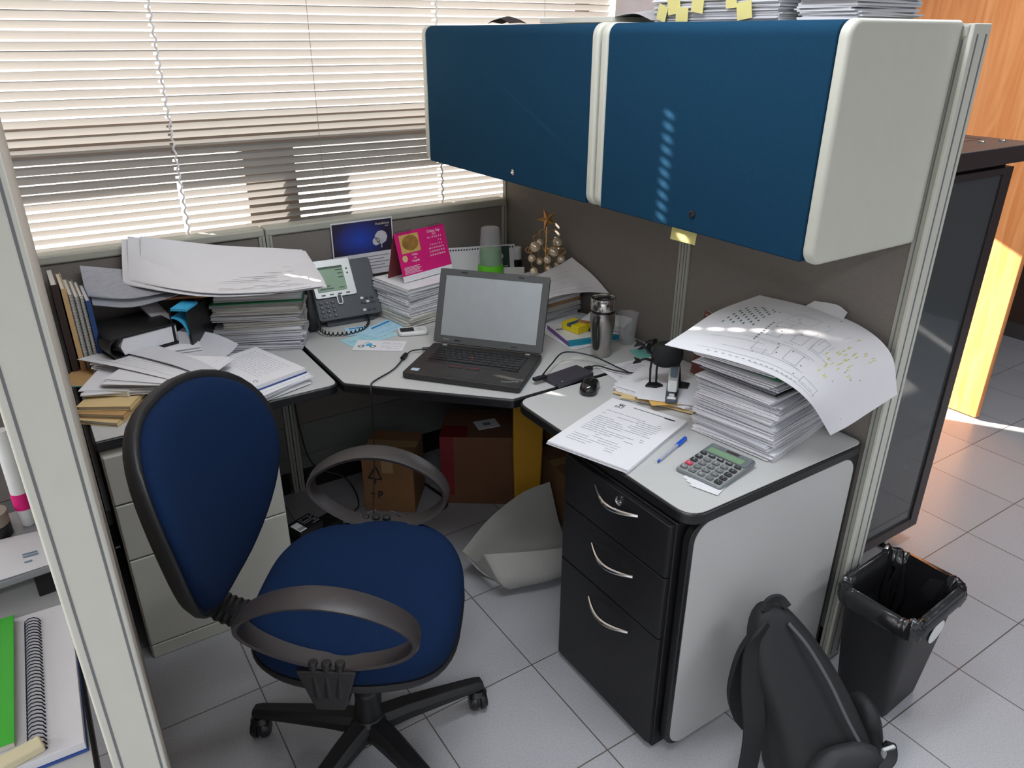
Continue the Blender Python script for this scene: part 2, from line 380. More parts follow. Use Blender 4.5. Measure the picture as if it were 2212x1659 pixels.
# back row runs along +x with its desk side towards -y : local y must point to +y
partition('low grey fabric partition under the window, left of the telephone', (-2.03, 0, 0), 0, 1.015, HB)
partition('low grey fabric partition under the window with the dark blue printed card pinned on it', (-1.012, 0, 0), 0, 1.0, HB)
# right row along -y from the corner, desk side towards -x : rotate -90 so local x -> -y, local y -> +x
partition('tall grey fabric partition behind the tree ornament, in the window corner', (0, .05, 0), -90, 1.055, 1.72)
pe = partition('tall grey fabric partition behind the large stack of papers, at the aisle end', (0, -1.008, 0), -90, .727, 1.72)
MB().box(.727, .737, -.004, .064, 0, 1.72).build('end_cap', M_cream, pe, bevel=.003)
MB().box(.7365, .738, .012, .016, .02, 1.70).box(.7365, .738, .045, .049, .02, 1.70).build('end_groove', M_groove, pe, smooth=False)
# left near partition : seen on its end, slightly skewed
lp = thing('cubicle_partition', 'grey-green partition end with two dark grooves in the left foreground', 'partition', (-1.698, .0, 0), -90.66, 'cubicle partitions')
LL = 1.742
MB().box(.05, LL-.03, -.058, -.005, .1, 1.69).build('fabric_panel', M_fab, lp, bevel=.003)
MB().box(.05, LL-.03, -.054, -.009, 0, .1).build('kick_plate', M_black, lp)
MB().box(LL-.03, LL, -.064, 0, 0, 1.70).build('end_cap', M_cream, lp, bevel=.0035, seg=3)
MB().box(LL-.0005, LL+.0006, -.0545, -.0515, 0, 1.69).box(LL-.0005, LL+.0006, -.0085, -.0055, 0, 1.69).build('end_groove', M_groove, lp, smooth=False)
MB().box(.05, LL-.03, -.066, .002, 1.69, 1.72).build('top_cap', M_alu, lp, bevel=.006)
MB().box(.0, LL-.03, -.005, 0, .0, 1.69).build('side_trim', mat('beige_side_trim', (170, 160, 148), .7), lp)

# ------------------------------------------------------------ worktops
L_, W_, D_ = 1.018, .642, 1.722; ZT = .74
def worktop(label, poly, inset=.006, T=.032):
    """poly: outer outline, already rounded"""
    t = thing('worktop', label, 'desk')
    P = [Vector((x, y, 0)) for x, y in poly]; n = len(P); ins = []
    for i in range(n):
        a = (P[i]-P[i-1]); b = (P[(i+1) % n]-P[i])
        a = a.normalized() if a.length > 1e-6 else a; b = b.normalized() if b.length > 1e-6 else b
        na = Vector((-a.y, a.x, 0)); nb = Vector((-b.y, b.x, 0)); m = (na+nb)
        m = m.normalized() if m.length > 1e-6 else na
        ins.append(P[i]+m*inset/max(.5, m.dot(na)))
    MB().prism(poly, ZT-T, ZT-.002).build('edge_band', M_edge, t, bevel=.007, seg=3)
    MB().prism([(p.x, p.y) for p in ins], ZT-.006, ZT).build('laminate_top', M_lam, t, bevel=.0008)
    return t
def roundpoly(pts, n=6):
    """pts: (x,y,r) counter-clockwise"""
    out = []; N = len(pts)
    for i, (x, y, r) in enumerate(pts):
        p = Vector((x, y)); a = Vector(pts[i-1][:2]); b = Vector(pts[(i+1) % N][:2])
        if r == 0: out.append((x, y)); continue
        u = (a-p).normalized(); v = (b-p).normalized(); ang = u.angle(v); dd = r/math.tan(ang/2)
        p0, p2 = p+u*dd, p+v*dd
        for k in range(n+1):
            t = k/n; q = p0*(1-t)**2+p*2*t*(1-t)+p2*t*t; out.append((q.x, q.y))
    return out
g = .0035
worktop('left worktop holding the piles of folders and loose papers', roundpoly([(-1.69, -.005, 0), (-1.69, -W_, 0), (-L_-g, -W_, .035), (-L_-g, -.005, 0)]))
worktop('corner worktop carrying the open laptop and the telephone', roundpoly([(-L_+g, -.005, 0), (-L_+g, -W_+.0, .028), (-W_, -L_+g, .02), (-.012, -L_+g, 0), (-.012, -.005, 0)]))
worktop('right worktop carrying the mouse, the calculator and the tall stack of papers', roundpoly([(-W_, -L_-g, .05), (-W_, -D_, .06), (-.012, -D_, .03), (-.012, -L_-g, 0)]))
sp = thing('side_panel', 'grey laminate end panel with black edge closing the right desk', 'desk panel')
def ypr(poly, y0, y1):   # prism of an x-z outline extruded along y
    return Matrix(((1, 0, 0, 0), (0, 0, 1, 0), (0, 1, 0, 0), (0, 0, 0, 1)))
XZ = Matrix(((1, 0, 0, 0), (0, 0, 1, 0), (0, 1, 0, 0), (0, 0, 0, 1)))   # (x, z, y) -> (x, y, z)
MB().prism(rrect(-.625, -.012, .004, .706, .05, 6, (0, 1, 1, 0)), -1.712, -1.688, mtx=XZ).build('edge_band', M_edge, sp, bevel=.004)
MB().prism(rrect(-.612, -.03, .008, .703, .05, 6, (1, 1, 1, 0)), -1.714, -1.7, mtx=XZ).build('panel', M_lam, sp)
# black pedestal
pd = thing('drawer_pedestal', 'black metal three-drawer pedestal with curved silver handles under the right worktop', 'drawer unit', (-.655, -1.684, 0))
MB().box(.012, .55, 0.0, .40, .0, .705).build('carcass', M_black, pd, bevel=.004)
for i, (z0, z1) in enumerate(((.556, .700), (.372, .552), (.02, .368))):
    dr = MB().prism([(.0, .003), (-.004, .012), (-.004, .39), (0, .398), (.012, .398), (.012, .003)], z0, z1).build('drawer', M_black, pd, bevel=.002)
    zc = z1-.03 if i else z1-.03
    zc = (.672, .494, .318)[i]
    pth = []
    for k in range(17):
        t = k/16; yy = .105+.16*t; bow = math.sin(math.pi*t)
        pth.append((-.006-.026*bow, yy, zc-.008*bow))
    MB().tube(pth, [.0035+.0028*math.sin(math.pi*k/16) for k in range(17)], 8).build('handle', M_chrome, dr)
lk = MB().lathe([(.0, 0), (.012, 0), (.0125, .004), (.008, .006), (.006, .004), (0, .004)], mtx=Matrix.Translation((-.004, .175, .676)) @ Matrix.Rotation(R(-90), 4, 'Y')).build('lock', M_chrome, pd)
# white drawer cabinet
wcab = thing('drawer_cabinet', 'white four-drawer metal cabinet behind the chair under the left worktop', 'drawer unit', (-1.682, -.645, 0))
MB().box(.0, .45, .012, .60, 0.0, .705).build('carcass', mat('off_white_metal', (196, 194, 184), .45, var=.03), wcab, bevel=.003)
M_ow = MATS['off_white_metal']
for z0, z1 in ((.695, .70), (.542, .69), (.36, .538), (.05, .356), (.0, .047)):
    if z1-z0 < .02: continue
    MB().box(.003, .447, 0, .014, z0, z1).build('drawer' if z0 > .01 else 'plinth', M_ow, wcab, bevel=.004)

# ------------------------------------------------------------ overhead cabinets (local x along -y world)
def overhead(label, y0, y1, lockm):
    t = thing('overhead_cabinet', label, 'cabinet')
    zb, zt, dx = 1.262, 1.722, -.372
    prof = lambda xf, zl, zh, r: rrect(xf, -.001, zl, zh, r, 6, (0, 1, 1, 0))
    XZm = XZ
    for ya, yb in ((y0-.028, y0), (y1, y1+.028)):
        MB().prism(prof(dx-.004, zb, zt+.004, .032), ya, yb, mtx=XZm).build('end_panel', M_cream, t, bevel=.009, seg=4)
    MB().box(dx+.03, -.002, y1+.03, y0-.03, zb+.01, zt-.01).build('body', M_cream, t, bevel=.004)
    MB().prism(rrect(dx-.002, dx+.035, zb+.004, zt+.002, .028, 6, (0, 1, 0, 0)), y1+.029, y0-.029, mtx=XZm).build('door', M_blue, t, bevel=.004)
    MB().lathe([(0, 0), (.009, 0), (.0095, .003), (.006, .005), (0, .004)], mtx=Matrix.Translation((dx-.001, lockm[0], lockm[1])) @ Matrix.Rotation(R(-90), 4, 'Y')).build('lock', lockm[2], t)
    return t
overhead('blue fabric-fronted overhead cabinet nearer the window blind', -.002, -.998, (-.60, 1.30, M_chrome))
overhead('blue fabric-fronted overhead cabinet above the large paper stack, with the keyhole', -1.008, -1.722, (-1.38, 1.31, M_edge))
# ------------------------------------------------------------ swivel chair (local x = forward, y = left)
ch = thing('swivel_chair', 'navy blue fabric office chair with charcoal loop armrests on a black star base', 'chair', (-1.258, -1.285, 0), -35)
def sup(t, a, b, n):
    c, s_ = math.cos(t), math.sin(t); return a*math.copysign(abs(c)**(2/n), c), b*math.copysign(abs(s_)**(2/n), s_)
def seat_ring(s, z, N=48):
    o = []
    for k in range(N):
        x, y = sup(2*math.pi*k/N, .238, .252, 3.1); y *= 1-.10*max(0, -x/.238); x *= s; y *= s
        zz = z-.045*max(0, (x/.238)-.45)**1.6*1.6+.012*(y/.252)**2*(1 if z > 0 else 0)
        o.append(Vector((x+.01, y+.010, .505+zz)))
    return o
sb = MB(); sb.loft([seat_ring(s, z) for s, z in ((.90, -.05), (.975, -.042), (1.0, -.02), (1.0, 0), (.975, .02), (.91, .033), (.8, .041), (.6, .046), (.35, .047), (.12, .046))])
sb.build('seat', M_seat, ch, angle=70, subsurf=1)
MB().loft([seat_ring(s, z) for s, z in ((.5, -.085), (.8, -.078), (.97, -.06), (1.0, -.045), (.99, -.036), (.8, -.036))]).build('seat_pan', M_blackp, ch, angle=60)
def back_pt(th, s, x):
    # egg outline: y lateral, h height
    c, sn = math.cos(th), math.sin(th)
    hh = .236*sn; wd = .272*(1+.08*sn-.10*max(0, -sn)**2)
    yy = wd*math.copysign(abs(c)**.78, c)*s; h = hh*s
    cx = .20*(yy**2)/.222*1.0+.018*math.cos(h/.245*1.6)
    lean = R(9)
    px = x+cx
    return Vector((-.335+px*math.cos(lean)-(h)*math.sin(lean), yy-.012, .782+h*math.cos(lean)+px*math.sin(lean)))
def back_rings(L, N=44): return [[back_pt(2*math.pi*k/N, s, x) for k in range(N)] for s, x in L]
MB().loft(back_rings(((.1, .004), (.4, .003), (.7, .002), (.97, .0), (1.0, .010), (.99, .022), (.95, .034), (.87, .041), (.7, .046), (.45, .048), (.2, .049), (.05, .049)))).build('backrest', M_seat, ch, angle=70)
MB().loft(back_rings(((.05, -.034), (.3, -.034), (.6, -.034), (.9, -.030), (1.0, -.022), (1.055, -.006), (1.065, .008), (1.05, .014), (1.0, .014), (.9, .004), (.6, -.002), (.3, -.004), (.05, -.004)))).build('back_shell', M_blackp, ch, angle=60)
# gaitered backrest bar
pth = catmull([(-.37, 0, .68), (-.385, 0, .60), (-.375, 0, .53), (-.33, 0, .465), (-.25, 0, .432), (-.14, 0, .425)], 10)
g_ = MB(); g_.tube(pth, [.037+.005*(i % 2) for i in range(len(pth))], 14, flat=.7, up=(0, 0, 1)); g_.build('gaiter', M_blackp, ch, angle=20)
MB().box(-.40, -.372, -.045, .033, .555, .66).build('back_bracket', M_blackp, ch, bevel=.02, seg=3)
MB().box(-.16, .10, -.085, .085, .42, .45).box(-.09, .06, -.06, .06, .38, .425).build('seat_mechanism', M_blackp, ch, bevel=.01, seg=3)
for sd_ in (-1, 1):
    a = MB(); N = 56; rings = []
    cy = .256*sd_
    def loop(t, grow, dy, tw):
        x, z_ = sup(t, .178+grow, .100+grow, 1.95)
        x *= 1+.0*z_; z2 = z_
        if x < 0: z2 *= 1-.22*(x/.186)**2
        else: z2 *= 1-.10*(x/.186)**2
        return Vector((x+.012, cy+sd_*(.018*(z2/.098)+dy*tw), .634+z2-.012*x/.186))
    for k in range(N+1):
        t = 2*math.pi*k/N; top = .5+.5*math.sin(t); wdt = .022+.011*top
        rings.append([loop(t, 0, -1, wdt), loop(t, .004, -.6, wdt), loop(t, .005, .6, wdt), loop(t, 0, 1, wdt), loop(t, -.008, .9, wdt), loop(t, -.008, -.9, wdt)])
    a.loft(rings, True, False); a.build('armrest', M_arm, ch, angle=50)
    br = MB()
    for dx in (-.028, 0, .028): br.tube([(dx, cy-sd_*.002, .552), (dx*.8, cy+sd_*.004, .47), (dx*.7, cy-sd_*.025, .415), (dx*.6, cy-sd_*.13, .403)], .011, 8)
    br.prism([(-.062, .535), (-.030, .43), (.030, .43), (.062, .535)], min(cy-sd_*.004, cy+sd_*.010), max(cy-sd_*.004, cy+sd_*.010), mtx=XZ)
    br.build('arm_bracket', M_blackp, ch, bevel=.004)
MB().lathe([(.0, .07), (.036, .07), (.04, .09), (.034, .15), (.030, .18), (.030, .20), (.024, .205), (.024, .40), (0, .40)], n=24).build('gas_column', M_blackp, ch)
star = MB().lathe([(.0, .062), (.045, .062), (.052, .08), (.046, .115), (.036, .125), (0, .125)], n=24)
star.build('hub', M_blackp, ch)
for k in range(5):
    a = R(29+72*k); dx, dy = math.cos(a), math.sin(a); T = Matrix.Rotation(a, 4, 'Z')
    lg = MB(); rings = []
    for r_, zz, wv, hv in ((.02, .10, .032, .024), (.10, .10, .029, .021), (.20, .092, .025, .017), (.295, .083, .021, .013), (.318, .079, .017, .011)):
        rings.append([T @ Vector((r_, wv*cc, zz+hv*ss)) for cc, ss in ((-1, -1), (1, -1), (1.0, .2), (.6, .95), (-.6, .95), (-1, .2))])
    lg.loft(rings); lo = lg.build('leg', M_blackp, ch, bevel=.004)
    cc = R(29+72*k+50*((k*37) % 5-2)); cm = Matrix.Translation((.303*dx, .303*dy, 0)) @ Matrix.Rotation(cc, 4, 'Z')
    cs = MB().lathe([(.0, -.025), (.020, -.024), (.0255, -.016), (.0262, -.006), (.02, -.003), (.02, .003), (.0262, .006), (.0255, .016), (.020, .024), (0, .025)], n=20, mtx=cm @ Matrix.Translation((.008, 0, .0265)) @ Matrix.Rotation(R(90), 4, 'X'))
    cs.box(-.006, .006, -.010, .010, .04, .075, mtx=cm)
    cs.lathe([(.0, .052), (.024, .046), (.027, .05), (.018, .062), (0, .066)], n=16, mtx=cm)
    cs.build('caster', M_edge, lo, angle=40)

# ------------------------------------------------------------ waste bin with liner
bn = thing('waste_bin', 'black plastic waste bin with a crumpled bin bag and a white oval sticker', 'bin', (.03, -1.885, 0), 3)
def rr_ring(ax, ay, r, z, n=6, j=0, seed=0):
    q = random.Random(seed); return [Vector((x+q.uniform(-j, j), y+q.uniform(-j, j), z+q.uniform(-j, j))) for x, y in rrect(-ax, ax, -ay, ay, r, n)]
MB().loft([rr_ring(.095, .068, .03, 0), rr_ring(.10, .073, .032, .006), rr_ring(.133, .098, .04, .345), rr_ring(.140, .105, .045, .347), rr_ring(.141, .106, .045, .368), rr_ring(.136, .101, .042, .372),
           rr_ring(.130, .095, .04, .368), rr_ring(.096, .068, .03, .012), rr_ring(.02, .02, .01, .010)], True, True).build('body', M_blackp, bn, angle=50)
M_bag = mat('glossy_black_film', (30, 30, 32), .22, bump=1.0, bscale=26, spec=.7)
def crumple(ax, ay, r, z, j, seed, n=14): return rr_ring(ax, ay, r, z, n, j, seed)
MB().loft([crumple(.146, .111, .05, .325, .004, 1), crumple(.149, .114, .05, .35, .005, 2), crumple(.144, .11, .05, .377, .004, 3), crumple(.130, .096, .045, .379, .003, 4),
           crumple(.122, .088, .04, .34, .008, 5), crumple(.110, .078, .04, .25, .012, 6), crumple(.098, .068, .03, .15, .012, 7), crumple(.085, .06, .03, .05, .008, 8), crumple(.03, .02, .01, .03, .004, 9)], True, False).build('bin_bag', M_bag, bn, angle=80)
lb = MB(); ring = []
st = Matrix.Translation((.124, -.0, .265))
lb.lathe([(0, 0), (.036, 0), (.036, .0015), (0, .0015)], n=28, mtx=Matrix.Translation((.035, -.0955, .262)) @ Matrix.Rotation(R(94), 4, 'X') @ Matrix.Diagonal((1.0, 1.0, 1, 1)))
lb.build('sticker', M_white, bn)

# ------------------------------------------------------------ backpack leaning on the end panel
bp = thing('backpack', 'black backpack slumped against the grey end panel beside the waste bin', 'bag', (-.40, -1.93, 0), -24)
M_nyl = mat('black_nylon', (31, 31, 33), .62, bump=.35, bscale=60, var=.12, spec=.4)
M_nyl2 = mat('worn_black_nylon', (44, 44, 46), .55, bump=.35, bscale=70, var=.15, spec=.4)
M_mesh = mat('grey_mesh_lining', (84, 82, 86), .8)
secs = [(.05, -.03, .0, .105, .10), (.05, -.03, .02, .125, .12), (.045, -.025, .10, .130, .125), (.028, .0, .18, .122, .112), (.002, .03, .26, .108, .088), (-.03, .06, .33, .100, .07), (-.05, .085, .39, .075, .052), (-.065, .10, .435, .052, .038), (-.07, .107, .462, .030, .022)]
def bag_ring(cx, cy, z, a, b, seed=0, N=30, nn=2.6, j=.003):
    q = random.Random(seed); return [Vector((cx+sup(2*math.pi*k/N, a, b, nn)[0]+q.uniform(-j, j), cy+sup(2*math.pi*k/N, a, b, nn)[1]+q.uniform(-j, j), z+q.uniform(-j, j)*.5)) for k in range(N)]
MB().loft([bag_ring(*s_, seed=i) for i, s_ in enumerate(secs)]).build('body', M_nyl, bp, angle=80, subsurf=1)
# outer pocket bulging towards the aisle
MB().loft([bag_ring(.05, -.12, z_, a_, b_, seed=20+i, N=24, nn=2.4) for i, (z_, a_, b_) in enumerate(((.0, .09, .04), (.02, .11, .06), (.09, .115, .065), (.16, .10, .05), (.205, .075, .03), (.225, .04, .015)))]).build('front_pocket', M_nyl2, bp, angle=80, subsurf=1)
MB().loft([bag_ring(.165, -.0, z_, a_, b_, seed=40+i, N=20, nn=2.3) for i, (z_, a_, b_) in enumerate(((.0, .03, .07), (.03, .045, .085), (.11, .045, .08), (.19, .03, .06), (.225, .012, .03)))]).build('side_pocket', M_nyl, bp, angle=80, subsurf=1)
z1_ = catmull([(.09, -.115, .20), (.06, -.075, .26), (.03, -.03, .33), (-.01, .02, .40), (-.045, .06, .44)], 6)
MB().tube(z1_, .005, 6, flat=.6).build('zip', M_mesh, bp)
z2_ = catmull([(-.02, -.16, .14), (.02, -.185, .17), (.08, -.175, .185), (.13, -.14, .17), (.15, -.11, .12)], 6)
MB().tube(z2_, .005, 6).build('zip', M_mesh, bp)
def band(path, wv, up, th=.004, name='strap', m=None):
    P = catmull(path, 7); b = MB(); rings = []
    for i, p in enumerate(P):
        t = (P[min(i+1, len(P)-1)]-P[max(i-1, 0)]).normalized(); s_ = t.cross(Vector(up)).normalized(); n_ = s_.cross(t)
        rings.append([p+s_*wv+n_*th, p-s_*wv+n_*th, p-s_*wv-n_*th, p+s_*wv-n_*th])
    b.loft(rings); return b.build(name, m or M_nyl, bp, bevel=.002)
band([(-.085, .07, .43), (-.125, .05, .385), (-.135, .02, .30), (-.135, -.02, .20), (-.165, -.07, .10), (-.19, -.10, .03), (-.17, -.13, .006), (-.12, -.15, .006)], .027, (0, 1, .3))
band([(-.08, .09, .42), (-.12, .09, .33), (-.14, .07, .24), (-.125, .06, .17), (-.10, .05, .13)], .026, (0, 1, .3), .008)
band([(-.095, .09, .455), (-.08, .10, .478), (-.055, .10, .482), (-.035, .09, .462)], .010, (0, 1, 0), .004, 'grab_handle')
MB().box(.10, .135, -.155, -.145, .19, .215, mtx=Matrix.Rotation(R(10), 4, 'Z')).build('buckle', M_silver, bp, bevel=.003)
band([(.10, -.17, .20), (.135, -.15, .21), (.17, -.10, .19), (.20, -.06, .12)], .011, (0, 0, 1), .003, 'compression_strap')

# ------------------------------------------------------------ equipment rack behind the partition
M_rk = mat('dark_brown_steel', (58, 50, 50), .4, var=.05)
M_rg = mat('smoked_glass', (72, 77, 79), .05, spec=.9, var=.03)
rk = thing('server_rack', 'dark equipment rack with a smoked glass door behind the partition end', 'rack', (.10, -1.53, 0))
MB().box(0, .70, .02, .62, .05, 1.36).build('carcass', M_rk, rk, bevel=.004)
dr = MB().box(0, .04, -.004, .02, .06, 1.345).box(.65, .70, -.004, .02, .06, 1.345).box(.04, .65, -.004, .02, .06, .10).box(.04, .65, -.004, .02, 1.325, 1.345).build('door', M_rk, rk, bevel=.002)
MB().box(.04, .65, .004, .012, .10, 1.325).build('glass_pane', M_rg, dr, smooth=False)
MB().box(-.01, .76, -.03, .64, 1.362, 1.412).build('top', M_rk, rk, bevel=.004)
ln = MB()
for x0, x1, y0, y1 in ((.08, .68, .10, .103), (.08, .68, .25, .253), (.08, .083, .10, .5), (.45, .453, .10, .5), (.68, .683, .10, .5)): ln.box(x0, x1, y0, y1, 1.412, 1.4127)
ln.build('vent_slot', M_edge, rk, smooth=False)
for x, y in ((.60, .06), (.68, .04)):
    MB().lathe([(0, 1.412), (.010, 1.412), (.010, 1.416), (.005, 1.419), (0, 1.419)], (x, y, 0), 12).build('screw', M_chrome, rk)
for x, y in ((.03, .05), (.56, .02), (.03, .58), (.66, .58)):
    MB().lathe([(0, 0), (.022, 0), (.024, .008), (.015, .016), (.008, .018), (.008, .05), (0, .05)], (x, y, 0), 16).build('levelling_foot', M_chrome, rk)

# ------------------------------------------------------------ under the desk
def carton(name, label, loc, sx, sy, sz, rz, m, group=None, flap=True):
    t = thing(name, label, 'box', loc, rz, group)
    MB().box(-sx/2, sx/2, -sy/2, sy/2, 0, sz).build('body', m, t, bevel=.003)
    if flap:
        MB().box(-sx/2+.002, sx/2-.002, -.022, .022, sz, sz+.0008).box(-.022, .022, -sy/2-.0008, -sy/2, sz*.7, sz).build('packing_tape', mat('beige_tape', (170, 140, 96), .3), t, smooth=False)
    return t
c1 = carton('cardboard_box', 'open brown cardboard box with a black triangle mark, on the floor under the corner worktop', (-.70, -.245, 0), .20, .20, .25, -38, M_card)
tri = MB()
def bar(b, a, c, r=.0028, y=-.1008): b.tube([(a[0], y, a[1]), (c[0], y, c[1])], r, 4)
for a_, c_ in (((-.075, .15), (-.045, .20)), ((-.045, .20), (-.025, .145)), ((-.025, .145), (-.075, .15)), ((-.05, .145), (-.05, .125)), ((-.07, .08), (-.055, .08)), ((-.062, .09), (-.062, .06)), ((-.04, .09), (-.04, .06)), ((-.04, .09), (-.025, .09)), ((-.025, .09), (-.03, .075)), ((-.03, .075), (-.04, .075))): bar(tri, a_, c_)
tri.build('printed_mark', M_inkd, c1)
M_dcard = mat('dark_red_carton', (124, 24, 30), .6); M_bcard = mat('shade_brown_carton', (112, 76, 54), .9)  # brown carton colour darkened to carry the under-desk shade
c2 = carton('cardboard_box', 'large brown carton with red printed corner standing deep under the corner worktop', (-.37, -.37, 0), .30, .24, .30, -35, M_bcard, flap=False)
MB().box(-.152, -.10, -.122, -.1202, .04, .301).box(-.152, -.1502, -.121, .0, .04, .301).box(-.152, -.05, -.122, -.03, .3003, .3014).build('red_print', M_dcard, c2, smooth=False)
c3 = place('label_card', 'white printed label card lying on the large carton under the desk', 'card', MB().box(-.045, .045, -.035, .035, 0, .002).box(-.015, .015, -.012, .012, .002, .0024, 1), [M_paper, M_ink], (-.36, -.395, .3025), -12)
c4 = carton('cardboard_box', 'small brown carton with a dark square, behind the pedestal on the floor', (-.14, -.68, 0), .20, .26, .22, -8, mat('mid_brown_carton', (126, 92, 62), .9))
MB().box(-.095, -.045, -.152, -.1502, .06, .20).build('white_label', M_paper3, c4, smooth=False); MB().box(-.088, -.052, -.1528, -.1515, .08, .17).build('dark_square', M_inkd, c4, smooth=False)
place('envelope', 'tall yellow padded envelope standing under the right worktop', 'envelope', MB().prism([(-.045, 0), (.045, .0), (.055, .30), (.06, .64), (-.055, .62), (-.055, .3)], -.012, .012, mtx=XZ), M_env, (-.345, -.66, 0.0), -25, bevel=.008)
place('envelope', 'mustard envelope leaning on the partition behind the yellow padded envelope', 'envelope', MB().prism([(-.13, 0), (.13, 0), (.13, .46), (-.13, .46)], -.008, .008, mtx=XZ), mat('mustard_envelope', (150, 108, 40), .8), (-.12, -.62, .222), -80, bevel=.004)
# big white paper sack lying open
sk = MB()
fn, a_, b_ = bez_grid([[(-.30, .17, .13), (-.12, .20, .19), (.06, .19, .24), (.20, .16, .25)], [(-.24, .12, .02), (-.08, .10, .02), (.08, .09, .02), (.20, .06, .02)],
                       [(-.20, -.02, .004), (-.06, -.06, .004), (.08, -.08, .004), (.20, -.10, .004)], [(-.27, -.04, .07), (-.10, -.13, .06), (.06, -.17, .05), (.18, -.20, .04)], [(-.31, .02, .20), (-.14, -.09, .19), (.02, -.16, .17), (.13, -.20, .14)]])
sk.grid(fn, a_, b_, .002)
fn, a_, b_ = bez_grid([[(-.30, .17, .13), (-.285, .10, .11), (-.31, .02, .20)], [(-.24, .12, .03), (-.25, .04, .04), (-.27, -.03, .06)]])
sk.grid(fn, a_, b_, .002)
place('paper_sack', 'crumpled open white paper envelope bag lying on the floor by the pedestal', 'paper bag', sk, mat('shade_grey_kraft', (176, 174, 168), .8, bump=.4, bscale=20), (-.455, -.92, 0.004), 10, angle=60).scale = (.82, .82, .85)  # white bag, its colour greyed for the shade beneath the desk
# power adapters, strip and cables
ad = thing('power_adapter', 'black power adapter with a white barcode label beside the drawer cabinet', 'adapter', (-1.11, -.37, .06), 20)
MB().box(-.05, .05, -.04, .04, 0, .05).build('body', M_edge, ad, bevel=.006); MB().box(-.048, -.018, -.036, .02, .05, .0506).build('label', M_white, ad, smooth=False)
t_ = MB()
for i in range(9): t_.box(-.044+.003*i, -.0425+.003*i, -.03, -.012, .0507, .0509)
t_.build('barcode', M_inkd, ad, smooth=False)
printing(ad, -.01, .045, -.03, .03, .0502, 6, M_paper3, .002, 3, 'rating_text', .4)
ps = thing('power_strip', 'black power strip under the adapter beside the drawer cabinet', 'power strip', (-1.12, -.36, 0), 20)
MB().box(-.10, .16, -.035, .035, 0, .06).build('body', M_edge, ps, bevel=.006)
for i in range(4):
    MB().lathe([(0, .06), (.014, .06), (.014, .0615), (0, .0615)], (-.0+.045*i, 0, 0), 14).build('socket', M_blackp, ps)
place('plug', 'white flat plug block on the floor in front of the power strip', 'plug', MB().box(-.04, .04, -.02, .02, 0, .03), M_white, (-1.06, -.44, 0), 18, bevel=.005)
def cable(label, pts, r=.003, m=None): 
    o = MB().tube(catmull(pts, 8), r, 7).build('cable', m or M_edge, None, angle=80); return tag(o, label, 'cable')
cable('thick black cable looping on the floor by the triangle-marked box', [(-.60, -.16, .01), (-.57, -.20, .008), (-.55, -.30, .006), (-.545, -.36, .006), (-.57, -.42, .006), (-.68, -.44, .006), (-.76, -.42, .006)], .006)
cable('thin black cable hanging on the partition and curling to the floor beside the power strip', [(-1.00, -.02, .60), (-.99, -.03, .30), (-.96, -.06, .14), (-.86, -.12, .08), (-.85, -.22, .006), (-.94, -.28, .006)], .003)
cable('thin white cable curled on the floor under the corner worktop', [(-.90, -.40, .004), (-.86, -.30, .004), (-.78, -.30, .004), (-.72, -.42, .004), (-.74, -.50, .004)], .0018, M_paper3)
cable('black cable hanging loosely below the corner worktop towards the red-cornered carton', [(-.72, -.40, .70), (-.66, -.34, .62), (-.56, -.25, .53), (-.46, -.10, .45), (-.40, -.03, .40)], .0022)
# ------------------------------------------------------------ papers : helpers
def bundle(name, label, loc, w_, d_, h, rz, seed, m=None, n=None, group=None, jit=.004, rj=1.5, cat='papers', curl=0, cols=None):
    """a bundle of loose sheets: thin slabs, each slightly off the next"""
    q = random.Random(seed); n = n or max(2, round(h/.0022)); b = MB(); th = h/n
    for i in range(n):
        a = R(q.uniform(-rj, rj)); T = Matrix.Translation((q.uniform(-jit, jit), q.uniform(-jit, jit), 0)) @ Matrix.Rotation(a, 4, 'Z')
        ww, dd = w_*q.uniform(.975, 1), d_*q.uniform(.975, 1); gap = th*.045
        mi = q.choices(range(len(cols)), [6]+[1]*(len(cols)-1))[0] if cols else 0
        if curl:
            c_ = curl*q.uniform(.5, 1.1)*(i/n)
            P = lambda u, v: T @ Vector(((u-.5)*ww, (v-.5)*dd, i*th+th-gap+c_*(abs(2*u-1)**3)))
            b.grid(P, 8, 1, th-gap, mi)
        else: b.box(-ww/2, ww/2, -dd/2, dd/2, i*th, i*th+th-gap, mi, T)
    o = b.build(name, cols or m or M_paper, None, loc=loc, rz=rz, smooth=False)
    return tag(o, label, cat, group)
def sheet(label, rows, m=None, th=.0006, name='paper_sheet', cat='papers', group=None, loc=(0, 0, 0), rz=0, smooth=True):
    fn, a, b = bez_grid(rows); o = MB().grid(fn, a, b, th).build(name, m or M_paper, None, loc=loc, rz=rz, angle=60)
    return tag(o, label, cat, group), fn, a, b
def surf_print(parent, fn, spans, name='printing', m=None, lift=.0008, w_=.0016):
    """strips of print following a curved sheet; spans = (u0,u1,v) in 0..1"""
    b = MB()
    for u0, u1, v in spans:
        P = [Vector(fn(u0+(u1-u0)*k/4, v)) for k in range(5)]; Q = [Vector(fn(u0+(u1-u0)*k/4, min(1, v+.012))) for k in range(5)]
        for k in range(4):
            d_ = (Q[k]-P[k]); d_ = d_.normalized()*w_ if d_.length > 1e-6 else Vector((0, w_, 0)); up = Vector((0, 0, lift))
            b.add([P[k]+up, P[k+1]+up, P[k+1]+d_+up, P[k]+d_+up], [(0, 1, 2, 3)])
    return b.build(name, m or M_ink, parent, smooth=False)
def flat_fn(w_, d_, z=0): return lambda u, v: Vector(((u-.5)*w_, (v-.5)*d_, z))

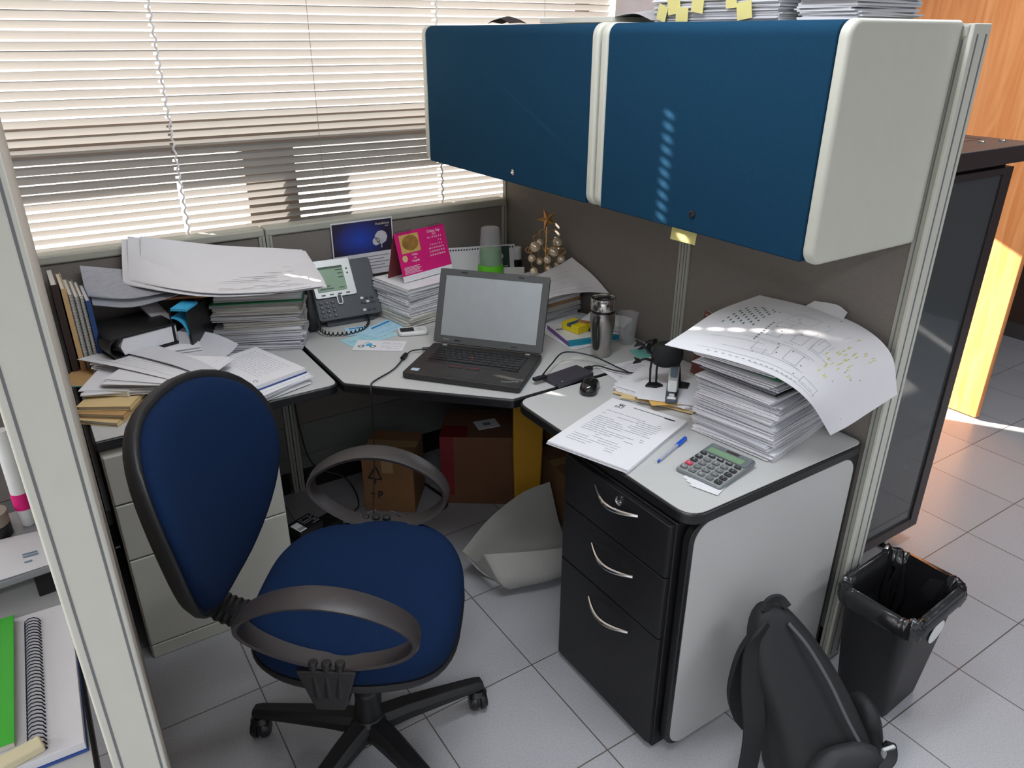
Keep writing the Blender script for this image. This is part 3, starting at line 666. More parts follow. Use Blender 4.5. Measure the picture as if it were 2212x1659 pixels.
# ------------------------------------------------------------ left desk, pile beside the telephone
z = .7405; px_, py_ = -1.10, -.165
PG = 'paper bundles in the pile left of the telephone'
PL = 'bundle of loose white papers in the lower half of the pile left of the telephone'
for i, (h, w_, d_, dx, dy, rz, m) in enumerate(((.030, .27, .205, 0, 0, -27, M_paper3), (.026, .275, .21, .004, .002, -23, M_paper3), (.020, .28, .20, -.006, .004, -25, M_paper), (.020, .26, .205, .012, 0, -20, M_paper2), (.018, .28, .205, -.005, .002, -26, M_paper))):
    bundle('paper_bundle', PL, (px_+dx, py_+dy, z), w_, d_, h, rz, 10+i, m, group=PG, jit=.005, curl=.004 if i > 2 else 0); z += h+.001+(.004 if i > 2 else 0)
bundle('folder', 'cream folder with a yellow edge half way up the pile left of the telephone', (px_, py_, z), .285, .205, .008, -24, 31, M_paper2, n=3, cat='folder', cols=[M_paper2, M_manila]); z += .0095
bundle('paper_bundle', PL, (px_, py_, z), .27, .20, .016, -24, 32, M_paper2, group=PG); z += .017
bundle('folder', 'thick grey folder under the green folder in the pile left of the telephone', (px_-.005, py_+.002, z), .29, .205, .014, -24, 33, mat('grey_board', (150, 148, 146), .7), n=2, cat='folder'); z += .015
gf = MB(); gf.box(-.145, .145, -.11, .10, 0, .003)
place('folder', 'green folder holding white papers near the top of the pile left of the telephone', 'folder', gf, M_green, (px_, py_-.004, z), -22, bevel=.001); z += .0036
bundle('paper_bundle', 'white papers lying on the green folder in the pile left of the telephone', (px_+.005, py_, z), .275, .20, .020, -23, 34, M_paper, curl=.003); z += .0245
z = max(z, .945)
place('folder', 'long brown card folder reaching across the pile to the left above the green folder', 'folder', MB().box(-.22, .165, -.105, .10, 0, .004).box(-.215, .165, -.107, .098, .0045, .0075), mat('brown_card', (176, 120, 76), .8), (px_-.06, py_+.0, z), -20, bevel=.001); z += .0085
place('folder', 'blue plastic folder under the topmost white papers of the left pile', 'folder', MB().box(-.115, .10, -.09, .085, 0, .008), mat('royal_blue_folder', (30, 96, 178), .45), (px_-.09, py_-.01, z), -22, bevel=.002); z += .0092
zt = z
tops = [[(-1.475, -.085, zt+.018), (-1.30, -.285, zt+.004), (-1.14, -.37, zt+.002), (-1.00, -.40, zt+.004)],
        [(-1.465, -.055, zt+.055), (-1.28, -.20, zt+.016), (-1.12, -.26, zt+.006), (-.975, -.29, zt+.006)],
        [(-1.455, -.035, zt+.10), (-1.24, -.11, zt+.045), (-1.09, -.14, zt+.02), (-.955, -.17, zt+.010)],
        [(-1.445, -.02, zt+.142), (-1.22, -.03, zt+.085), (-1.06, -.035, zt+.055), (-.945, -.05, zt+.035)]]
for k in range(3, -1, -1):
    off = [(0, 0, 0), (.035, -.014, -.002), (-.018, .006, -.0085), (.05, -.004, -.0105)][k]
    o, fn, a_, b_ = sheet(['topmost white printed sheet curving up over the left pile', 'white sheet second from the top of the left pile', 'white sheet third from the top of the left pile', 'white sheet fourth from the top of the left pile'][k],
                          [[(x+off[0], y+off[1], zz+off[2]+.012) for x, y, zz in r] for r in tops], M_paper, .0015)
    if k == 0:
        sp_ = []
        q = random.Random(5)
        for v in [i/16 for i in range(2, 15)]:
            u = .42
            while u < .92:
                L = q.uniform(.03, .12)
                if q.random() > .35: sp_.append((u, min(.93, u+L), v))
                u += L+.02
        surf_print(o, fn, sp_, m=M_ink, lift=.0012, w_=.002)
        surf_print(o, fn, [(.40, .95, .10), (.40, .95, .90), (.42, .80, .30), (.42, .80, .52), (.55, .93, .70)]+[(.44, .52, .6), (.45, .53, .62)], 'table_rule', M_ink, .0012, .0014)
# clear film folder draping left of the pile
o, *_ = sheet('cloudy clear plastic sleeve sagging between the books and the left pile', [[(-1.600, -.10, .970), (-1.50, -.15, .958), (-1.41, -.18, .966), (-1.31, -.22, .982)], [(-1.598, -.06, 1.005), (-1.49, -.08, .988), (-1.40, -.10, .982), (-1.30, -.13, .984)], [(-1.595, -.02, 1.045), (-1.49, -.03, 1.02), (-1.40, -.035, 1.0), (-1.30, -.04, .986)]], M_film, .002, 'plastic_sleeve', 'sleeve')
o, *_ = sheet('second cloudy plastic sleeve lying lower between the books and the left pile', [[(-1.590, -.12, .945), (-1.50, -.17, .936), (-1.42, -.19, .946), (-1.33, -.22, .970)], [(-1.585, -.06, .975), (-1.49, -.08, .962), (-1.41, -.10, .962), (-1.31, -.12, .972)]], M_film, .002, 'plastic_sleeve', 'sleeve')
# cyan lever binder standing on its long edge
cb = thing('ring_binder', 'black and cyan ring binder standing on edge against the left side of the pile', 'binder', (-1.318, -.20, .7415), -38)
prof = [(.0, .0)]+[(-.035*math.sin(math.pi*k/8)-.0, .115+.075*math.cos(math.pi*(1-k/8))+.0) for k in range(9)]
MB().prism(rrect(-.03, -.024, 0, .19, .002, 2), -.10, .05, mtx=XZ).prism(rrect(.024, .03, 0, .19, .002, 2), -.10, .05, mtx=XZ).build('cover', M_edge, cb, bevel=.001)
arc = MB(); rg = []
for k in range(11):
    a = math.pi*.5*k/10; rg.append([Vector((-.024+.048*math.sin(a), y_, .19-.055*(1-math.cos(a))-.02)) for y_ in (-.102, .05)]+[Vector((-.024+.044*math.sin(a), y_, .186-.055*(1-math.cos(a))-.02)) for y_ in (.05, -.102)])
arc.loft(rg); arc.build('spine_band', M_cyan, cb)
MB().box(-.018, .018, -.095, .04, .002, .12).build('pages', M_paper3, cb)
MB().box(-.02, .03, -.104, -.03, .191, .199).build('tab_card', M_cyan, cb)
# heap of papers under the black binder and along the front
bundle('paper_bundle', 'thick wide bundle of white papers under the black binder on the left worktop', (-1.475, -.185, .7405), .30, .24, .082, -6, 41, M_paper, jit=.006)
bb = thing('ring_binder', 'black lever arch binder lying flat in front of the row of standing books', 'binder', (-1.495, -.195, .824), 14)
MB().prism(rrect(-.11, .09, -.0, .006, .002, 2), -.09, .10, mtx=XZ).prism(rrect(-.11, .09, .060, .066, .002, 2), -.09, .10, mtx=XZ).build('cover', M_black, bb, bevel=.001)
sp_p = [(-.085+.033*math.cos(R(a)), .033+.033*math.sin(R(a))) for a in range(90, 271, 15)]
sp_i = [(-.085+.028*math.cos(R(a)), .033+.028*math.sin(R(a))) for a in range(270, 89, -15)]
MB().prism(sp_p+sp_i, -.09, .10, mtx=XZ).build('spine', M_edge, bb)
MB().prism([(-.075, .008), (.086, .008), (.088, .058), (-.07, .058), (-.082, .033)], -.086, .096, mtx=XZ).build('pages', M_paper, bb)
place('card_sleeve', 'pale grey card sleeve leaning between the black binder and the cyan binder', 'card', MB().prism(rrect(-.025, .025, -.007, .007, .003, 2), 0, .20), mat('grey_card', (160, 156, 158), .8), (-1.375, -.225, .825), 0, bevel=.001).rotation_euler = (R(-52), R(-14), R(20))

# row of books and notebooks standing against the partition at the far left
bk = [(-1.679, .018, .31, 'dark brown book at the left end of the row standing against the partition', (54, 40, 36), 0),
      (-1.659, .013, .295, 'manila card folder standing second in the row against the partition', (206, 170, 120), 0),
      (-1.645, .012, .275, 'grey wire-bound notebook third from the left in the standing row', (150, 146, 140), 1),
      (-1.6315, .011, .268, 'pale wire-bound notebook fourth from the left in the standing row', (176, 172, 166), 1),
      (-1.619, .011, .262, 'brown wire-bound notebook next to the blue book in the standing row', (120, 100, 84), 1),
      (-1.6055, .013, .250, 'blue hardback book at the right end of the row standing against the partition', (44, 74, 130), 0)]
for x, t_, h, lab, c_, wire in bk:
    o = thing('notebook' if wire else 'book', lab, 'notebook' if wire else 'book', (x, -.035, .7405), 0)
    cm_ = mat('book_cover_%d_%d_%d' % c_, c_, .6)
    MB().box(-t_/2, -t_/2+.0018, -.19, 0, 0, h).box(t_/2-.0018, t_/2, -.19, 0, 0, h).box(-t_/2, t_/2, -.1905, -.188, 0, h).build('cover', cm_, o) if not wire else MB().box(-t_/2, -t_/2+.0012, -.185, 0, 0, h).box(t_/2-.0012, t_/2, -.185, 0, 0, h).build('cover', cm_, o)
    MB().box(-t_/2+.002, t_/2-.002, -.183, -.003, .003, h-.003).build('pages', M_paper2, o)
    if wire:
        b = MB()
        for k in range(int(h/.009)):
            zz = .01+k*.009; b.tube([(t_*.5*math.cos(a)*.8, -.187+.0055*math.sin(a), zz+.001*a) for a in [i*math.pi/3 for i in range(7)]], .0009, 4)
        b.build('wire_binding', M_silver, o)

# tan folders, small box sticking out at the front-left corner
z = .7405
for i, (dx, dy, rz, m, lab) in enumerate(((.0, .0, -42, M_manila, 'manila folder at the bottom of the fan of folders on the left worktop corner'), (.006, .012, -37, M_tan, 'tan folder second from the bottom of the fan on the left worktop corner'), (.012, .03, -31, M_manila, 'manila folder third from the bottom of the fan on the left worktop corner'))):
    o = thing('folder', lab, 'folder', (-1.60+dx, -.43+dy, z), rz)
    MB().box(-.06, .085, -.13, .13, 0, .0012).box(-.06, .085, -.13, .13, .011, .0125).box(.0835, .085, -.13, .13, 0, .0125).build('cover', m, o, bevel=.0004)
    MB().box(-.055, .083, -.126, .126, .002, .0105).build('pages', M_paper2, o)
    z += .0135
place('card_box', 'small white card box on the tan folders behind the chair back', 'box', MB().box(-.045, .045, -.02, .02, 0, .018), M_paper2, (-1.60, -.45, z), -38, bevel=.001)
place('card_wallet', 'brown card wallet with a teal edge under the fanned loose papers', 'folder', MB().box(-.10, .06, -.07, .07, 0, .003).box(-.10, .06, -.0715, -.07, 0, .003, 1), [M_tan, M_teal], (-1.62, -.30, z+.0), -30)
# loose fanned papers over the left corner
for i, (x, y, w_, d_, rz, h, lab) in enumerate(((-1.505, -.405, .30, .20, -24, .016, 'lowest bundle of fanned loose papers in front of the black binder'), (-1.46, -.42, .28, .20, -32, .010, 'middle bundle of fanned loose papers in front of the black binder'), (-1.45, -.445, .28, .20, -40, .008, 'upper bundle of fanned loose papers reaching to the front edge behind the chair'))):
    zz = (.7845, .8015, .8125)[i]
    bundle('paper_bundle', lab, (x, y, zz), w_, d_, h, rz, 60+i, M_paper if i != 1 else M_paper3, jit=.012, rj=5, n=6)
o, fn, *_ = sheet('loose white printed sheet lying on the fanned papers with its left corner at the partition', [[(-1.670, -.235, .824), (-1.59, -.35, .826), (-1.51, -.47, .825), (-1.45, -.56, .822)], [(-1.60, -.215, .825), (-1.52, -.32, .828), (-1.44, -.43, .826), (-1.38, -.51, .822)], [(-1.53, -.20, .825), (-1.45, -.30, .828), (-1.38, -.39, .826), (-1.32, -.46, .822)]], M_paper, .001)
q = random.Random(8); surf_print(o, fn, [(q.uniform(.1, .5), q.uniform(.5, .9), v/20) for v in range(2, 18) for _ in (0, 1)], lift=.0006, w_=.0009)
o, fn, *_ = sheet('white sheet with an upturned corner leaning against the pile left of the telephone', [[(-1.43, -.27, .812), (-1.37, -.35, .806), (-1.32, -.42, .80)], [(-1.37, -.235, .822), (-1.31, -.30, .812), (-1.26, -.36, .80)], [(-1.32, -.215, .838), (-1.27, -.26, .825), (-1.225, -.31, .802)]], M_paper3, .001)
o, fn, *_ = sheet('long curled white sheet drooping over the front edge by the spiral notebook', [[(-1.575, -.235, .834), (-1.50, -.36, .835), (-1.43, -.48, .832), (-1.37, -.59, .815), (-1.335, -.66, .782)], [(-1.53, -.22, .840), (-1.465, -.34, .839), (-1.40, -.46, .835), (-1.345, -.57, .817), (-1.31, -.65, .783)], [(-1.49, -.21, .836), (-1.435, -.32, .836), (-1.38, -.44, .832), (-1.33, -.55, .816), (-1.295, -.64, .784)]], M_paper3, .001)
bundle('paper_bundle', 'white papers directly under the spiral notebook with the blue cover', (-1.235, -.50, .7405), .27, .205, .030, -70, 70, M_paper, jit=.008, rj=4, n=9)
nb = thing('spiral_notebook', 'open spiral notebook with handwriting and a blue back cover on the left worktop', 'notebook', (-1.228, -.478, .7715), -73)
MB().box(-.133, .133, -.092, .096, 0, .003).build('cover', M_navy, nb, bevel=.001)
MB().box(-.131, .131, -.089, .093, .0032, .016).build('pages', M_paper, nb, bevel=.001)
b = MB()
for k in range(29):
    xx = -.122+k*.0086; b.tube([(xx+.0006*i, -.092+.008*math.cos(i*math.pi/4), .009+.0095*math.sin(i*math.pi/4)) for i in range(9)], .0007, 4)
b.build('wire_binding', M_silver, nb)
q = random.Random(2); hw_ = MB()
for r_ in range(11):
    yy = .068-.0105*r_; x = -.10
    while x < .085-.01*q.random():
        L = q.uniform(.003, .010); hw_.tube([(x+L*i/4, yy+q.uniform(-.0012, .0012), .0163) for i in range(5)], .00035, 3); x += L+q.uniform(.003, .009)
hw_.build('handwriting', M_blueink, nb, smooth=False)
MB().tube([(.105+.007*math.cos(a), -.06+.006*math.sin(a), .0163) for a in [i*.6 for i in range(9)]], .0008, 4).build('blue_curl', M_blueink, nb)

# ------------------------------------------------------------ telephone
ph = thing('desk_telephone', 'dark grey desk telephone with a silver display panel and green screen', 'telephone', (-.785, -.085, .7405), -4)
M_ph = mat('telephone_grey', (58, 62, 68), .45); M_phd = mat('telephone_dark', (34, 36, 40), .4)
TP = Matrix.Translation((0, -.085, .022)) @ Matrix.Rotation(R(57), 4, 'X')       # face plane: local u = x, v = up the face
def fb(o, x0, x1, v0, v1, t0, t1): return o.box(x0, x1, v0, v1, t0, t1, mtx=TP)
st_ = MB(); st_.prism([(-.085, .0), (.085, .0), (.085, .04), (.0, .135), (-.03, .12)], -.09, .09, mtx=Matrix(((0, 0, 1, 0), (1, 0, 0, 0), (0, 1, 0, 0), (0, 0, 0, 1)))); st_.build('stand', M_ph, ph, bevel=.003)
MB().prism(rrect(-.118, .118, 0, .215, .012, 4), -.012, .010, mtx=TP).build('body', M_ph, ph, bevel=.003)
MB().prism(rrect(-.112, .040, .082, .222, .008, 4), .0105, .016, mtx=TP).build('display_panel', M_silver, ph, bevel=.0015)
MB().prism(rrect(-.098, .008, .104, .196, .004, 3), .0162, .0178, mtx=TP).build('screen', M_lcd, ph)
lc = MB(); lc.box(-.097, .007, .187, .1955, .0179, .0181, mtx=TP)
for x0, x1, v in ((-.090, -.04, .112), (-.02, .0, .112), (-.095, -.05, .122), (-.015, .004, .15), (-.015, .004, .165), (-.02, .004, .178)): lc.box(x0, x1, v, v+.004, .0179, .0181, mtx=TP)
lc.build('display_text', mat('lcd_dark', (60, 84, 66), .5), ph, smooth=False)
t_ = text('CISCO', 'maker_name', .0085, M_inkd, ph, TP @ Vector((-.096, .209, .0164)), (R(57), 0, 0))
for i in range(4): MB().box(-.090+i*.03, -.076+i*.03, .090, .094, .0162, .018, mtx=TP).build('soft_key', M_phd, ph)
for v in (.165, .181): MB().lathe([(0, .0162), (.0035, .0162), (.003, .0185), (0, .0185)], (.022, v, 0), 12, mtx=TP).build('soft_key', M_phd, ph)
MB().prism(rrect(-.038, -.018, .052, .092, .0098, 5), .0105, .0165, mtx=TP).build('scroll_surround', M_silver, ph)
MB().prism(rrect(-.0345, -.0215, .056, .088, .006, 4), .0168, .0185, mtx=TP).build('scroll_key', M_phd, ph)
for r_ in range(4):
    for c_ in range(3):
        k = MB().prism(rrect(-.104+c_*.021, -.090+c_*.021, .012+r_*.0165, .0225+r_*.0165, .0045, 3), .0102, .0135, mtx=TP).build('key', M_phd, ph)
        text('*0#789456123'[r_*3+c_], 'key_mark', .007, M_silver, k, TP @ Vector((-.097+c_*.021, .017+r_*.0165, .0138)), (R(57), 0, 0), 0)
for r_, c_, in ((0, 0), (0, 1), (0, 2), (2, 0), (2, 1), (2, 2), (3, 0), (3, 1), (3, 2)):
    MB().prism(rrect(.046+c_*.019, .058+c_*.019, .014+r_*.015, .023+r_*.015, .0035, 3), .0102, .0135, mtx=TP).build('key', M_silver if (r_+c_) % 3 == 0 else M_phd, ph)
MB().box(.05, .10, .043, .047, .0102, .013, mtx=TP).build('volume_key', M_phd, ph)
# handset on the left side
hs = thing('handset', 'dark curved handset resting on the left of the telephone', 'handset', (-.785, -.085, .7405), -4)
hp = [TP @ Vector(p) for p in catmull([(-.145, -.012, .010), (-.145, .02, .040), (-.145, .10, .052), (-.145, .18, .044), (-.145, .215, .018)], 7)]
n_ = len(hp)
MB().tube(hp, [.020+.008*abs(2*i/(n_-1)-1)**2 for i in range(n_)], 14, flat=.62, up=TP.to_3x3() @ Vector((0, 0, 1))).build('grip', M_phd, hs)
for v in (.0, .20): MB().lathe([(0, -.004), (.026, -.004), (.028, .010), (.022, .022), (0, .024)], (-.145, v, 0), 20, mtx=TP).build('earpiece' if v else 'mouthpiece', M_phd, hs)
ho = []
cp = catmull([(-.925, -.18, .765), (-.915, -.24, .752), (-.86, -.275, .75), (-.79, -.265, .75), (-.745, -.22, .755), (-.735, -.175, .765)], 22)
for i, p in enumerate(cp):
    a = i*1.25; ho.append((p.x+.006*math.cos(a)*.7, p.y+.006*math.cos(a)*.5, p.z+.006*math.sin(a)))
o = MB().tube(ho, .0024, 5).build('coiled_cord', M_edge, None); tag(o, 'black coiled handset cord in front of the telephone', 'cord')

# ------------------------------------------------------------ calendar stack behind the laptop
z = .7405; CG = 'paper bundles under the pink calendar'
for i, (h, rz, m) in enumerate(((.022, 8, M_paper2), (.020, 13, M_paper2), (.016, 10, M_paper), (.022, 12, M_paper), (.018, 9, M_paper), (.018, 14, M_paper3), (.020, 11, M_paper))):
    bundle('paper_bundle', 'bundle of white papers in the neat stack under the pink desk calendar', (-.525, -.205, z), .275, .215, h, rz, 80+i, m, group=CG, jit=.003, rj=.8, curl=.002 if i > 3 else 0); z += h+.0008+(.002 if i > 3 else 0)
zc = z
pc = thing('desk_calendar', 'pink tent desk calendar with a food photograph standing on the stack of papers', 'calendar', (-.515, -.185, zc), 14)
CP = Matrix.Translation((0, -.052, 0)) @ Matrix.Rotation(R(75), 4, 'X')       # front leaf plane
W2 = .118
MB().box(-W2, W2, 0, .022, -.001, .001, mtx=CP).build('base_leaf', M_paper, pc, smooth=False)
MB().box(-W2, W2, .022, .175, -.001, .001, mtx=CP).build('front_leaf', M_pink, pc, smooth=False)
MB().box(-W2, W2, 0, .175, -.001, .001, mtx=Matrix.Translation((0, .040, 0)) @ Matrix.Rotation(R(105), 4, 'X')).build('back_leaf', mat('dark_red_card', (120, 50, 56), .7), pc, smooth=False)
ph_m = mat('food_photo', (150, 110, 50), .6, var=.7, scale=45)
MB().box(-.100, -.012, .100, .165, .0011, .0014, mtx=CP).build('photograph', mat('photo_ground', (206, 170, 96), .6, var=.15), pc, smooth=False)
MB().lathe([(0, .0014), (.037, .0014), (.037, .0018), (0, .0018)], (-.054, .134, 0), 28, mtx=CP @ Matrix.Translation((-.054, .134, 0)) @ Matrix.Diagonal((1, .74, 1, 1)) @ Matrix.Translation((.054, -.134, 0))).build('pictured_dish', ph_m, pc, smooth=False)
MB().lathe([(0, .0013), (.012, .0013), (.012, .0017), (0, .0017)], (-.092, .082, 0), 14, mtx=CP).build('flower_emblem', M_manila, pc, smooth=False)
cr_ = (R(75), 0, 0)
text('Chiles, Sep', 'month_heading', .014, M_paper, pc, CP @ Vector((.062, .158, .0012)), cr_)
text('2017', 'year', .009, M_paper, pc, CP @ Vector((.062, .147, .0012)), cr_)
text('D  L  M  M  J  V  S', 'weekday_row', .009, M_paper, pc, CP @ Vector((.062, .136, .0012)), cr_)
for r_, s_ in enumerate(('                   1  2', ' 3  4  5  6  7  8  9', '10 11 12 13 14 15 16', '17 18 19 20 21 22 23', '24 25 26 27 28 29 30')):
    text(s_, 'date_row', .0085, M_paper, pc, CP @ Vector((.062, .122-r_*.0125, .0012)), cr_)
text('Chiles\nen\nNogada', 'recipe_title', .011, M_paper, pc, CP @ Vector((-.045, .080, .0012)), cr_)
lt = MB(); q = random.Random(4)
for r_ in range(6):
    lt.box(-.105, q.uniform(-.04, -.005), .050-r_*.0045, .0515-r_*.0045, .0011, .0013, mtx=CP)
lt.build('recipe_text', M_paper, pc, smooth=False)
b = MB()
for k in list(range(9))+list(range(19, 28)):
    xx = -.105+k*.0078; b.tube([Vector((xx, -.006+.006*math.cos(a), .169+.006*math.sin(a))) for a in [i*math.pi/3 for i in range(7)]], .0008, 4)
b.build('wire_binding', M_edge, pc)
# printed card pinned on the back partition
pcd = thing('printed_card', 'dark blue printed card with a white tree, fixed to the low partition behind the telephone', 'poster', (-.656, -.0045, .86), 0)
MB().box(-.122, .122, -.0015, 0, .0, .21).build('sheet', M_paper, pcd, smooth=False)
m_ = bpy.data.materials.new('night_blue_print'); m_.use_nodes = True; nn_ = m_.node_tree.nodes; ll_ = m_.node_tree.links
t_ = nn_.new('ShaderNodeTexCoord'); mp_ = nn_.new('ShaderNodeMapping'); mp_.inputs['Location'].default_value = (0.1, 0, -1.8); mp_.inputs['Scale'].default_value = (9, 9, 13)
g__ = nn_.new('ShaderNodeTexGradient'); g__.gradient_type = 'SPHERICAL'; r_ = nn_.new('ShaderNodeValToRGB')
r_.color_ramp.elements[0].color = srgb(46, 40, 62); r_.color_ramp.elements[1].color = srgb(40, 76, 190)
ll_.new(t_.outputs['Object'], mp_.inputs[0]); ll_.new(mp_.outputs[0], g__.inputs[0]); ll_.new(g__.outputs[0], r_.inputs[0]); ll_.new(r_.outputs[0], nn_['Principled BSDF'].inputs['Base Color'])
MB().box(-.118, .118, -.002, -.0014, .085, .205).build('picture', m_, pcd, smooth=False)
tr = MB().lathe([(0, 0), (.026, 0), (.026, .0006), (0, .0006)], (0, 0, 0), 9, mtx=Matrix.Translation((.072, -.0022, .138)) @ Matrix.Rotation(R(90), 4, 'X'))
tr.lathe([(0, 0), (.016, 0), (.016, .0006), (0, .0006)], (0, 0, 0), 7, mtx=Matrix.Translation((.052, -.0022, .124)) @ Matrix.Rotation(R(90), 4, 'X')).box(.071, .0745, -.0028, -.0022, .098, .13)
tr.build('tree_picture', M_paper3, pcd, smooth=False)
text('Autobiosa', 'card_heading', .014, M_paper2, pcd, (.080, -.0024, .190), (R(90), 0, 0))
text('2016', 'card_year', .007, M_paper2, pcd, (.098, -.0024, .179), (R(90), 0, 0))
b = MB()
for r_ in range(5): b.box(-.11, .10-.02*(r_ % 2), -.0019, -.0016, .068-r_*.012, .0705-r_*.012)
b.build('card_text', M_ink, pcd, smooth=False)

# ------------------------------------------------------------ back corner: calendars, jar, cup
o = thing('desk_calendar', 'blank white wire-bound desk calendar standing behind the green jar', 'calendar', (-.185, -.115, .7405), -18)
CQ = Matrix.Rotation(R(78), 4, 'X')
MB().box(-.15, .13, 0, .185, -.001, .001, mtx=CQ).build('front_leaf', M_paper, o, smooth=False)
MB().box(-.15, .13, 0, .185, -.001, .001, mtx=Matrix.Translation((0, .078, 0)) @ Matrix.Rotation(R(102), 4, 'X')).build('back_leaf', M_paper, o, smooth=False)
b = MB()
for k in range(24): b.box(-.14+k*.0112, -.134+k*.0112, .172, .178, .0011, .0014, mtx=CQ)
b.build('wire_binding', M_inkd, o, smooth=False)
MB().box(.035, .105, .0, .18, .0012, .0018, mtx=CQ).build('green_cover', mat('dark_green_cover', (26, 62, 54), .5), o, smooth=False)
MB().lathe([(0, .002), (.010, .002), (.010, .0024), (0, .0024)], (.07, .14, 0), 12, mtx=CQ).build('emblem', M_paper3, o, smooth=False)
MB().box(.045, .097, .098, .101, .002, .0024, mtx=CQ).build('cover_text', M_paper3, o, smooth=False)
j = thing('storage_jar', 'lime green plastic jar with a darker green cap behind the laptop', 'jar', (-.225, -.215, .7405))
MB().lathe([(0, 0), (.046, 0), (.050, .006), (.050, .140), (.048, .146), (.044, .148), (0, .148)], n=32).build('body', M_lime, j)
MB().lathe([(0, .1485), (.041, .1485), (.041, .200), (.038, .207), (0, .207)], n=32).build('cap', M_limed, j)
place('plastic_cup', 'clear plastic cup turned upside down over the lime green jar', 'cup', MB().loft([[Vector((r_*math.cos(2*math.pi*k/28), r_*math.sin(2*math.pi*k/28), zz)) for k in range(28)] for r_, zz in ((.0485, 0), (.0495, .003), (.036, .138), (.031, .142), (.0, .141), (.0, .139), (.029, .1395), (.034, .136), (.047, .003), (.0465, .0))], True, False), M_clear, (-.225, -.215, .8895), 0)
o = thing('correction_bottle', 'small white capped bottle standing at the right end of the blank calendar', 'bottle', (-.045, -.135, .7405))
MB().lathe([(0, 0), (.016, 0), (.017, .004), (.017, .115), (.010, .122), (0, .122)], n=18).build('body', M_edge, o)
MB().lathe([(0, .1225), (.0155, .1225), (.0155, .170), (.013, .173), (0, .173)], n=18).build('cap', M_white, o)
o = bundle('paper_bundle', 'loose white papers leaning between the pink calendar and the blank calendar', (-.365, -.08, .7405), .10, .11, .09, 25, 99, M_paper2, jit=.006, rj=6, n=30)

# forms, card and pocket wifi between phone and laptop
o = thing('paper_form', 'pale blue printed form lying lowest in front of the telephone', 'form', (-.795, -.335, .7405), 12)
MB().box(-.09, .09, -.05, .05, 0, .0006).build('sheet', mat('pale_cyan_form', (172, 216, 224), .8), o, smooth=False); printing(o, -.08, .08, -.04, .03, .0007, 6, M_cyan, .0016, 4)
o = thing('paper_form', 'light blue form with a blue heading bar nearest the paper stack', 'form', (-.705, -.275, .7415), 24)
MB().box(-.10, .10, -.05, .05, 0, .0006).build('sheet', M_lblue, o, smooth=False); MB().box(-.075, .055, .026, .038, .0007, .0009).build('heading_bar', mat('blue_bar', (40, 130, 196), .8), o, smooth=False); printing(o, -.08, .08, -.04, .018, .0007, 5, M_cyan, .0014, 5)
o = thing('paper_form', 'light blue folded form half under the heading-bar form', 'form', (-.80, -.255, .7419), -12)
MB().box(-.045, .045, -.04, .04, 0, .0006).build('sheet', M_lblue, o, smooth=False); MB().box(-.03, .02, .022, .032, .0007, .0009).build('heading_bar', MATS['blue_bar'], o, smooth=False)
o = thing('picture_card', 'white card with a drawing of a blue moped, left of the laptop', 'card', (-.795, -.425, .7412), -36)
MB().box(-.085, .085, -.045, .045, 0, .0006).build('sheet', M_paper, o, smooth=False)
b = MB()
for x_ in (-.062, -.022): b.lathe([(.006, .0007), (.0115, .0007), (.0115, .001), (.006, .001)], (x_, -.010, 0), 16, caps=False)
b.build('wheel', mat('green_grey_ink', (110, 122, 116), .8), o, smooth=False)
MB().prism([(-.050, -.008), (-.030, -.008), (-.026, .010), (-.036, .020), (-.046, .012)], .0008, .0011).build('moped_body', MATS['blue_bar'] if 0 else M_cyan, o, smooth=False)
MB().tube([(-.058, .0, .0010), (-.050, .022, .0010), (-.040, .028, .0010)], .0008, 4).build('handlebar', M_ink, o)
printing(o, .005, .075, -.03, .03, .0007, 6, M_ink, .0012, 9)
o = thing('pocket_router', 'small white rounded pocket device with a dark display, left of the laptop screen', 'device', (-.648, -.378, .7412), -20)
MB().prism(rrect(-.052, .052, -.030, .030, .016, 6), 0, .014).build('body', M_white, o, bevel=.005, seg=4)
MB().prism(rrect(-.044, .004, -.019, .019, .003, 3), .0141, .0146).build('display', M_edge, o)
MB().prism(rrect(.012, .036, -.012, .012, .011, 5), .0141, .0145).build('button', mat('pale_grey', (205, 208, 208), .4), o)
# ------------------------------------------------------------ laptop
lp_ = thing('laptop', 'open black laptop with a blank grey screen on the corner worktop', 'laptop', (-.849, -.709, .7408), -50)
M_lb = mat('laptop_black', (44, 42, 41), .5, bump=.05, bscale=900); M_lg = mat('laptop_grey', (78, 80, 80), .5)
LW, LD, LH, LT = .375, .26, .250, .021
MB().prism(rrect(0, LW, 0, LD, .010, 4), 0.003, LT).build('base', M_lb, lp_, bevel=.003)
for x, y in ((.03, .03), (.345, .03), (.03, .23), (.345, .23)): MB().lathe([(0, 0), (.008, 0), (.008, .004), (0, .004)], (x, y, 0), 10).build('rubber_foot', M_edge, lp_)
kw = mat('key_black', (26, 26, 27), .38)
MB().prism(rrect(.034, .341, .100, .232, .006, 3), LT-.0005, LT+.0004).build('key_well', kw, lp_, smooth=False)
rows = [(.221, .010, [1]*17), (.2055, .0155, [1]*13+[2]), (.187, .0155, [1.5]+[1]*12+[1.5]), (.1685, .0155, [1.75]+[1]*11+[2.25]), (.150, .0155, [2.3]+[1]*10+[2.7]), (.131, .0155, [1, 1, 1, 1, 5.2, 1, 1, 1, 1, 1, 1]), (.113, .0100, [1.0]*3)]
